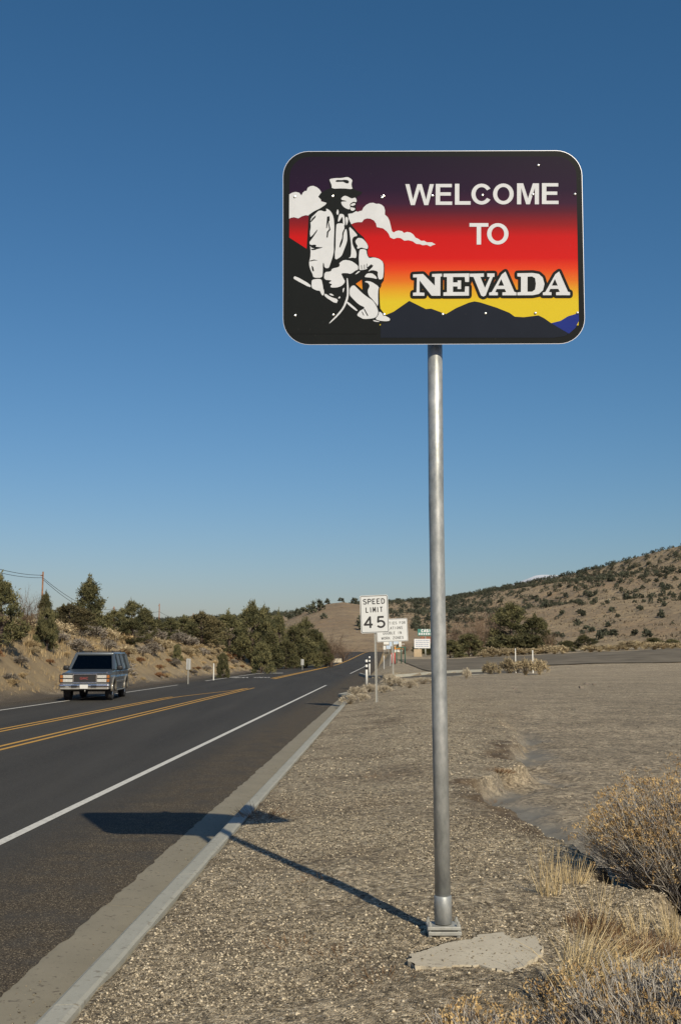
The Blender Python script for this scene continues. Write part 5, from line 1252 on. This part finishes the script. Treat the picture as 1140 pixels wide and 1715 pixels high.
for xx in (-.37, .37): box('bumper_slot', (xx, -2.905, .565), (.22, .02, .07), M['trim_black'], suv, .008)
pl_ = box('licence_plate', (0, -2.915, .545), (.31, .012, .155), M['plate'], suv, .004)
tube('tow_hook', [(.05, -2.86, .42), (.05, -2.95, .40), (.05, -2.95, .34)], [.025] * 3, M['bumper_grey'], suv, 6)
box('dashboard', (0, -1.02, 1.13), (1.5, .45, .14), M['trim_black'], suv, .04)
for xx in (-.42, .42):
    st = box('seat', (xx, .10, .98), (.52, .55, .22), M['seat'], suv, .06); box('seat_back', (xx, .36, 1.26), (.50, .16, .62), M['seat'], suv, .06, Matrix.Rotation(-.18, 3, 'X')); box('headrest', (xx, .42, 1.60), (.26, .11, .16), M['seat'], suv, .04)
V, F = tube_np([(.42 + .185 * math.cos(a), -.62 - .06 * math.sin(a), 1.27 + .17 * math.sin(a)) for a in np.linspace(0, 2 * PI, 17)], [.015] * 17, 6); mesh('steering_wheel', V, F, M['trim_black'], suv, True)
# driver
def skin_body(name, verts, edges, radii, mat, parent, sub=2):
    me = bpy.data.meshes.new(name); me.from_pydata([tuple(v) for v in verts], edges, []); me.materials.append(mat)
    o = bpy.data.objects.new(name, me); COL.objects.link(o); o.parent = parent
    sm = o.modifiers.new('skin', 'SKIN'); sm.use_smooth_shade = True
    for i, rr_ in enumerate(radii): me.skin_vertices[0].data[i].radius = rr_ if isinstance(rr_, tuple) else (rr_, rr_)
    me.skin_vertices[0].data[0].use_root = True
    ss = o.modifiers.new('sub', 'SUBSURF'); ss.levels = sub; ss.render_levels = sub; return o
drv = empty('person', (0, 0, 0), SYAW); tag(drv, 'driver in a light shirt behind the steering wheel of the silver car', 'person')
drv.location = suv.location + Matrix.Rotation(SYAW, 3, 'Z') @ Vector((.42, .16, 1.06))
bv = [(0, 0, .05), (0, .04, .25), (0, .06, .42), (0, .05, .50), (0, .02, .57), (0, -.015, .66), (.17, .05, .41), (.23, -.12, .22), (.16, -.50, .25), (.13, -.62, .30), (-.17, .05, .41), (-.23, -.12, .22), (-.15, -.52, .30), (-.10, -.66, .36), (.11, -.30, .02), (.12, -.55, -.2), (-.11, -.30, .02), (-.12, -.55, -.2)]
be = [(0, 1), (1, 2), (2, 3), (3, 4), (4, 5), (2, 6), (6, 7), (7, 8), (8, 9), (2, 10), (10, 11), (11, 12), (12, 13), (0, 14), (14, 15), (0, 16), (16, 17)]
br_ = [(.16, .11), (.15, .11), (.15, .10), .055, (.075, .09), (.07, .085), .065, .05, .036, .04, .065, .05, .036, .04, .085, .06, .085, .06]
skin_body('body', bv, be, br_, M['skin'], drv)
skin_body('shirt', bv[:3] + [bv[6], bv[7], bv[10], bv[11]], [(0, 1), (1, 2), (2, 3), (3, 4), (2, 5), (5, 6)], [(.175, .125), (.165, .125), (.165, .115), .078, .06, .078, .06], M['shirt'], drv)
skin_body('hair', [(0, .035, .64), (0, .03, .70), (0, -.01, .735)], [(0, 1), (1, 2)], [.075, .085, .06], M['hair'], drv)
# two cars parked far up the road
def far_car(px, Y, yaw, label):
    X = (px - CX) / FPX * Y; z0 = float(zroad(Y)) + .0
    c = empty('parked_car', (X, Y, z0), yaw); tag(c, label, 'car', 'cars far up the road')
    body_profile('body', [(-2.2, .35), (-2.25, .6), (-2.1, .78), (-1.1, .92), (2.1, .95), (2.2, .6), (2.15, .35)], .88, M['white_plastic'], c, .05)
    body_profile('cabin', [(-1.1, .9), (-.45, 1.40), (1.3, 1.42), (2.0, .92)], .76, M['trim_black'], c, .05, .15, 1.5, .9)
    box('roof', (0, .42, 1.43), (1.30, 1.7, .05), M['white_plastic'], c, .02)
    for xx in (-.78, .78):
        for yy in (-1.4, 1.35): wheel(c, xx, yy, .32, .2)
far_car(617, 335, math.radians(80), 'white car far up the road, left of the speed sign pole'); far_car(635, 338, math.radians(95), 'white car far up the road, right of the speed sign pole')

# ------------------------------------------------------------------ foreground: slab, stones, brush and gravel
def irregular(name, pts, th, mat, zf, parent=None, seed=1):
    bm = bmesh.new(); r = random.Random(seed); n = len(pts)
    top = [bm.verts.new((x, y, zf(x, y) + th)) for x, y in pts]; mid = [bm.verts.new((x + r.uniform(-.01, .015), y + r.uniform(-.012, .004), zf(x, y) + th * .45)) for x, y in pts]; bot = [bm.verts.new((x + r.uniform(-.02, .02), y + r.uniform(-.01, .02), zf(x, y) - .10)) for x, y in pts]
    bm.faces.new(top)
    for A, B in ((top, mid), (mid, bot)):
        for i in range(n): bm.faces.new((A[i], B[i], B[(i + 1) % n], A[(i + 1) % n]))
    bmesh.ops.recalc_face_normals(bm, faces=bm.faces)
    return bm_obj(name, bm, mat, parent)
SP = [(682, 1608), (690, 1596), (722, 1586), (738, 1580), (790, 1572), (800, 1564), (840, 1562), (858, 1572), (880, 1568), (894, 1566), (899, 1578), (908, 1586), (905, 1596), (890, 1606), (872, 1618), (850, 1627), (830, 1622), (800, 1616), (770, 1614), (750, 1618), (720, 1619), (696, 1616)]
SZ = max(g1(x_, y_) for x_ in np.linspace(.4, 1.15, 12) for y_ in np.linspace(5.5, 6.15, 8)) + .006
poly = []
for i in range(len(SP)):
    (a, b), (c, d) = SP[i], SP[(i + 1) % len(SP)]
    for k in range(4):
        px_, py_ = a + (c - a) * k / 4, b + (d - b) * k / 4; rr_ = random.Random(i * 9 + k); p = at_z(px_ + rr_.uniform(-1.6, 1.6), py_ + rr_.uniform(-1.3, 1.3), SZ); poly.append((p.x, p.y))
slab = irregular('concrete_slab', poly, 0.0, M['slab'], lambda x, y: SZ - .0, None, 3); tag(slab, 'broken pale concrete slab half buried at the foot of the sign pole', 'concrete slab')
def rock_mesh(seed, mat='rock'):
    bm = bmesh.new(); bmesh.ops.create_icosphere(bm, subdivisions=2, radius=1); r = random.Random(seed); off = [Vector((r.uniform(-1, 1), r.uniform(-1, 1), r.uniform(-1, 1))).normalized() for _ in range(7)]
    for v in bm.verts:
        k = 1.0
        for o_ in off: k = min(k, .62 / max(.3, v.co.normalized().dot(o_)) if v.co.normalized().dot(o_) > .55 else 1.0)
        v.co *= k; v.co.z *= .7
    me = bpy.data.meshes.new('rock'); bm.to_mesh(me); bm.free(); me.materials.append(M[mat]); return me
RM = [rock_mesh(k) for k in range(4)]
def rock(px, py, wpx, label, i, z=None):
    p = at_z(px, py, .2)
    for _ in range(6): p = at_z(px, py, g1(p.x, p.y))
    o = bpy.data.objects.new('rock', RM[i % 4]); COL.objects.link(o); sc = wpx / FPX * p.y * .5; o.scale = (sc, sc * .8, sc * .75); o.location = (p.x, p.y, p.z + sc * .15); o.rotation_euler = (0, 0, i * 1.3); tag(o, label, 'rock')
for i, (px, py, w_, lab) in enumerate(((905, 1609, 16, 'tan rock at the right end of the concrete slab'), (925, 1604, 12, 'darker rock just right of the tan rock by the slab'), (972, 1152, 11, 'leftmost of three rocks out on the dirt lot'), (981, 1147, 13, 'middle and largest of three rocks on the dirt lot'), (995, 1147, 10, 'rightmost of three rocks on the dirt lot'), (861, 1154, 8, 'flat dark stone on the lot right of the pole'), (866, 1158, 7, 'small dark stone below the flat dark stone on the lot'), (908, 1428, 15, 'grey flat stone left of the upper grass tuft'), (838, 1325, 12, 'pale flat stone at the washed out gravel edge'), (1020, 1150, 7, 'small lone stone right of the three rocks'))): rock(px, py, w_, lab, i)

def stems(name, root, base, n, L, lean, spread, rad, mat, seed, curve=.3, fork=0):
    """n thin curved stems rising from a patch; returns the tips"""
    r = rng(seed); S_ = 5; V = np.zeros((n, S_, 3, 3)); tips = []; T = r.uniform(0, 1, n)
    a = r.uniform(0, 2 * PI, n); o = r.uniform(0, 1, n) ** .55
    p0 = np.stack([np.cos(a) * o * base, np.sin(a) * o * base, np.full(n, -.03)], 1)
    d = np.stack([np.cos(a) * o * spread, np.sin(a) * o * spread, np.ones(n)], 1) + np.array(lean) + r.normal(0, .14, (n, 3)); d /= np.linalg.norm(d, axis=1, keepdims=True)
    l = L * r.uniform(.6, 1.08, n) * (1 - .22 * o ** 2)
    sd = np.cross(d, r.normal(size=(n, 3))); sd /= np.linalg.norm(sd, axis=1, keepdims=True); s2 = np.cross(d, sd)
    bend = r.normal(0, curve * .7, (n, 1)) * sd + (np.array([0, 0, curve * .35]) if curve < .6 else np.array([.75, .1, -.75]) * curve * r.uniform(.3, 1.2, (n, 1))); P = None
    for k in range(S_):
        t = k / (S_ - 1); P = p0 + d * (l * t)[:, None] + bend * (l * t * t)[:, None] * .5
        R = rad * (1 - .65 * t) * r.uniform(.75, 1.3, n)
        for j in range(3):
            b = 2 * PI * j / 3; V[:, k, j] = P + (sd * math.cos(b) + s2 * math.sin(b)) * R[:, None]
    idx_ = np.arange(n * S_ * 3).reshape(n, S_, 3); F = []
    for j in range(3): F.append(np.stack([idx_[:, :-1, j], idx_[:, :-1, (j + 1) % 3], idx_[:, 1:, (j + 1) % 3], idx_[:, 1:, j]], -1).reshape(-1, 4))
    F = np.concatenate(F); tn = np.concatenate([np.repeat(T, S_ - 1)] * 3)
    mesh(name, V.reshape(-1, 3), F, M[mat], root, False, tn)['kind'] = 'stuff'
    if not fork: return P, d
    nb_ = n * fork; src = np.repeat(np.arange(n), fork); t = r.uniform(.42, .92, nb_)
    q0 = p0[src] + d[src] * (l[src] * t)[:, None] + bend[src] * (l[src] * t * t)[:, None] * .5
    dd = d[src] + r.normal(0, .42, (nb_, 3)) + np.array([0, 0, .25]); dd /= np.linalg.norm(dd, axis=1, keepdims=True); ll = l[src] * r.uniform(.16, .36, nb_)
    sa_ = np.cross(dd, r.normal(size=(nb_, 3))); sa_ /= np.linalg.norm(sa_, axis=1, keepdims=True); kink = sa_ * (r.normal(0, .22, nb_) * ll)[:, None]
    sb_ = np.cross(dd, sa_); R2 = rad * .55; W = np.zeros((nb_, 3, 3, 3))
    for k, tt in enumerate((0, .5, 1.0)):
        Q = q0 + dd * (ll * tt)[:, None] + kink * (tt * (1 - tt) * 2)
        for j in range(3): b = 2 * PI * j / 3; W[:, k, j] = Q + (sa_ * math.cos(b) + sb_ * math.sin(b)) * R2 * (1 - .5 * tt)
    ix = np.arange(nb_ * 9).reshape(nb_, 3, 3)
    F2 = np.concatenate([np.stack([ix[:, :-1, j], ix[:, :-1, (j + 1) % 3], ix[:, 1:, (j + 1) % 3], ix[:, 1:, j]], -1).reshape(-1, 4) for j in range(3)])
    mesh('twigs', W.reshape(-1, 3), F2, M[mat], root, False, np.concatenate([np.repeat(r.uniform(0, 1, nb_), 2)] * 3))['kind'] = 'stuff'
    return Q, dd
def heads(name, root, P, d, size, mat, seed, per=14, spread=.012):
    r = rng(seed); V, F = leaf_cloud(P, d * 1.2, per, np.array([spread] * 3), size, r, 1.6)
    tn = np.clip(np.repeat(r.uniform(.1, .9, len(P)), per) + r.normal(0, .15, len(P) * per), 0, 1); mesh(name, V, F, M[mat], root, False, tn)['kind'] = 'stuff'
def bigbrush(px, py, label, n, L, base, spread, lean, seed, fl=.55, rad=.0026, Yq=None):
    p = at_z(px, py, .15)
    for _ in range(6): p = at_z(px, py, g1(p.x, p.y))
    o = empty('rabbitbrush', (p.x, p.y, p.z)); tag(o, label, 'shrub')
    P, d = stems('stems', o, base, n // 3, L, lean, spread, rad * 1.35, 'stem', seed, .35, 5)
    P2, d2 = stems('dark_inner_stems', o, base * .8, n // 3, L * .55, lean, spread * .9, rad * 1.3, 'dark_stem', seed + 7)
    sel = rng(seed + 3).permutation(len(P))[:int(n * fl)]; top_ = P[:, 2] > np.quantile(P[:, 2], .45); sel = np.array([q for q in sel if top_[q] or q % 3 == 0]); heads('flower_heads', o, P[sel], d[sel], .0072, 'flower', seed + 1, 16, .013)
    return o
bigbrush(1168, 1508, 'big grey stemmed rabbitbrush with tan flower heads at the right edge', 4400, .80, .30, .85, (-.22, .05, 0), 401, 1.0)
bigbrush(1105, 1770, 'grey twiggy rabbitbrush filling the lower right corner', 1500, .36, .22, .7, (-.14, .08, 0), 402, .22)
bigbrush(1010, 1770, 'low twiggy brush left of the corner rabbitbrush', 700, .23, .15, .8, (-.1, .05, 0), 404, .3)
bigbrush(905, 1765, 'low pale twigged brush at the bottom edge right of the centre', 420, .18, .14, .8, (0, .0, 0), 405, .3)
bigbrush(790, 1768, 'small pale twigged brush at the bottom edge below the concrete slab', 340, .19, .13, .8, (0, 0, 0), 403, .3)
bigbrush(930, 1680, 'small dark reddish weed between the slab and the blond grass', 120, .11, .08, .9, (0, 0, 0), 407, .5)
def grass_tuft(px, py, label, n, L, base, spread, lean, seed, rad=.0022, mat='blond', curve=.5):
    p = at_z(px, py, .15)
    for _ in range(6): p = at_z(px, py, g1(p.x, p.y))
    o = empty('grass_tuft', (p.x, p.y, p.z)); tag(o, label, 'grass'); stems('blades', o, base, n, L, lean, spread, rad, mat, seed, curve); return o
grass_tuft(965, 1690, 'tall arching blond grass tuft right of the concrete slab', 230, .52, .05, .22, (.12, .12, 0), 501, .0028, 'blond', 1.0)
grass_tuft(1035, 1650, 'second arching blond grass tuft in front of the dark brush shade', 80, .34, .08, .5, (.2, .1, 0), 502, .0024, 'blond', .8)
grass_tuft(920, 1498, 'upright blond grass tuft left of the big rabbitbrush', 45, .36, .07, .28, (0, .05, 0), 503)
grass_tuft(955, 1478, 'low blond grass just behind the upright tuft', 60, .24, .10, .5, (.1, .05, 0), 507)
grass_tuft(1125, 1575, 'upright straw grass tuft at the right edge below the big rabbitbrush', 60, .27, .07, .3, (0, .05, 0), 504)
grass_tuft(1065, 1565, 'short straw grass tuft under the big rabbitbrush', 40, .20, .07, .35, (-.1, .05, 0), 505)
grass_tuft(1000, 1558, 'single arching dead stalks below the brush shade', 22, .38, .05, .7, (.1, 0, 0), 506)
grass_tuft(985, 1555, 'rusty low weeds left of the brush shade', 260, .13, .16, .9, (0, 0, 0), 508, .0022, 'dry_weed')
grass_tuft(1075, 1600, 'rusty low weeds at the foot of the straw tufts', 300, .15, .2, .8, (0, 0, 0), 509, .0022, 'dry_weed')
grass_tuft(440, 1368, 'dark dead weed lying against the kerb in the sign shadow', 120, .22, .2, 1.6, (.3, 0, -.5), 510, .003, 'dry_weed')
for i, (px, py, n, lab) in enumerate(((588, 1600, 70, 'flat dead weed patch left of the pole base'), (500, 1585, 60, 'flat dead weed patch in the gravel left of the pole'), (640, 1640, 70, 'flat dead weed patch left of the concrete slab'), (835, 1290, 90, 'brown weed patch at the bend of the washed out edge'), (825, 1345, 70, 'brown weed patch on the washed out edge'), (550, 1470, 40, 'small dead weed patch in the middle of the gravel'), (640, 1300, 30, 'tiny dead weed patch beside the pole in the gravel'))):
    grass_tuft(px, py, lab, n * 2, .09, .2, 2.2, (.2, 0, -.35), 520 + i, .0024, 'dry_weed')

# loose gravel: real stones, too many to count
def gravel(name, n, seed, ya, yb, smin, smax, label, dens):
    r = rng(seed); Y = ya + (yb - ya) * r.uniform(0, 1, n) ** 1.35; X = r.uniform(-.32, .36, n) * Y * 1.02
    q = X - SL * Y; keep = (q > Q_KB + .03); X, Y = X[keep], Y[keep]
    g_, dx_ = gully(X, Y); d_ = dens(X, Y, g_, dx_); k = r.uniform(0, 1, len(X)) < d_; X, Y = X[k], Y[k]
    m_ = len(X); Z = gz(X, Y); s_ = smin + (smax - smin) * r.uniform(0, 1, m_) ** 3.0
    base = np.array([(1, 0, 0), (-1, 0, 0), (0, 1, 0), (0, -1, 0), (0, 0, 1), (0, 0, -.7)], float)
    v = base[None] * (1 + r.uniform(-.3, .3, (m_, 6, 1))) + r.normal(0, .16, (m_, 6, 3))
    v *= s_[:, None, None] * np.array([1, .85, .62]); a = r.uniform(0, 2 * PI, m_); ca, sa = np.cos(a)[:, None], np.sin(a)[:, None]
    v = np.stack([v[..., 0] * ca - v[..., 1] * sa, v[..., 0] * sa + v[..., 1] * ca, v[..., 2]], -1) + np.stack([X, Y, Z + s_ * .15], 1)[:, None]
    f = np.array([(4, 0, 2), (4, 2, 1), (4, 1, 3), (4, 3, 0), (5, 2, 0), (5, 1, 2), (5, 3, 1), (5, 0, 3)])
    F = (f[None] + (np.arange(m_) * 6)[:, None, None]).reshape(-1, 3)
    o = mesh(name, v.reshape(-1, 3), F, M['pebble'], None, False, np.repeat(r.uniform(0, 1, m_) ** 1.7, 8)); tag(o, label, 'gravel', kind='stuff')
nslab = lambda X, Y: 1 - np.exp(-(((X - .85) / .38) ** 4 + ((Y - 5.72) / .2) ** 4)) * .85
gravel('gravel', 170000, 601, 4.2, 14, .003, .0125, 'loose tan gravel spread over the road shoulder', lambda X, Y, g_, dx_: np.where(g_ < .5, .95, .12) * nslab(X, Y) * (1 - .75 * S((Y - 11.5) / 2.5)) * (.18 + .82 * S((fbm(X * 1.1, Y * 1.1, 15, 5) - .36) / .24)) * (1 - .9 * np.exp(-((dx_ - .42) / .3) ** 2) * S((Y - 9) / .6)))
gravel('gravel', 50000, 602, 11.5, 48, .008, .022, 'coarser loose stones farther along the shoulder and the lot', lambda X, Y, g_, dx_: np.where(g_ < .5, .7, .16) * S((Y - 11) / 5) * (.2 + .8 * S((fbm(X * .6, Y * .6, 19, 5) - .36) / .24)) * (1 - .9 * np.exp(-((dx_ - .42) / .4) ** 2) * (Y < 22)))

# turn arrow and ONLY painted for the oncoming turn lane
def road_text(txt, X0, Y0, length, width):
    x = 0
    for ch in txt:
        v, f = cdt([p for pl in GLY[ch] for p in stroke(pl, .15)])
        V = [(X0 - (x + a) * width, Y0 - b * length, float(zroad(Y0)) + .007) for a, b in v]
        mesh('road_letter', V, [t[::-1] if True else t for t in f], M['white_paint'], road); x += .86
road_text('ONLY', -5.55, 86.6, 2.6, .62)
mesh('turn_arrow', [(x, y, .007) for x, y in ((-8.55, 84.6), (-7.95, 83.4), (-7.95, 84.2), (-7.5, 84.2), (-7.5, 86.0), (-7.7, 86.0), (-7.7, 85.0), (-7.95, 85.0), (-7.95, 85.8))], [list(range(9))], M['white_paint'], road)

# crumbs of stone on the slab and on the gutter
def crumbs(name, pts, smin, smax, seed, label):
    r = rng(seed); m_ = len(pts); s_ = smin + (smax - smin) * r.uniform(0, 1, m_) ** 2
    base = np.array([(1, 0, 0), (-1, 0, 0), (0, 1, 0), (0, -1, 0), (0, 0, 1), (0, 0, -.7)], float)
    v = (base[None] * (1 + r.uniform(-.3, .3, (m_, 6, 1)))) * s_[:, None, None] * np.array([1, .85, .6]) + (np.array(pts) + np.column_stack([np.zeros((m_, 2)), s_ * .35]))[:, None]
    f = np.array([(4, 0, 2), (4, 2, 1), (4, 1, 3), (4, 3, 0), (5, 2, 0), (5, 1, 2), (5, 3, 1), (5, 0, 3)])
    o = mesh(name, v.reshape(-1, 3), (f[None] + (np.arange(m_) * 6)[:, None, None]).reshape(-1, 3), M['pebble'], None, False, np.repeat(r.uniform(0, .6, m_), 8)); tag(o, label, 'grit', kind='stuff')
r = random.Random(77); P = []
while len(P) < 150:
    px_, py_ = r.uniform(690, 900), r.uniform(1566, 1618); p = at_z(px_, py_, SZ); c = False
    for i in range(len(SP)):
        (x1, y1), (x2, y2) = SP[i - 1], SP[i]
        if (y1 > py_) != (y2 > py_) and px_ < (x2 - x1) * (py_ - y1) / (y2 - y1) + x1: c = not c
    if c: P.append(tuple(p))
crumbs('slab_grit', P, .002, .008, 78, 'small dark stone crumbs lying on the broken concrete slab')
P = []
for k in range(1500):
    Y = 4.4 + 22 * r.random() ** 1.5; a = 1 - r.random() ** 2.2
    if float(vnoise(Y * .9, 2.0, 31)) < .42 and r.random() < .8: continue
    q = Q_GUT + .03 + (Q_KF - Q_GUT - .05) * a; P.append((q + SL * Y, Y, -.014 - .02 * a))
crumbs('gutter_grit', P, .002, .008, 79, 'dark grit and stone crumbs washed along the concrete gutter')
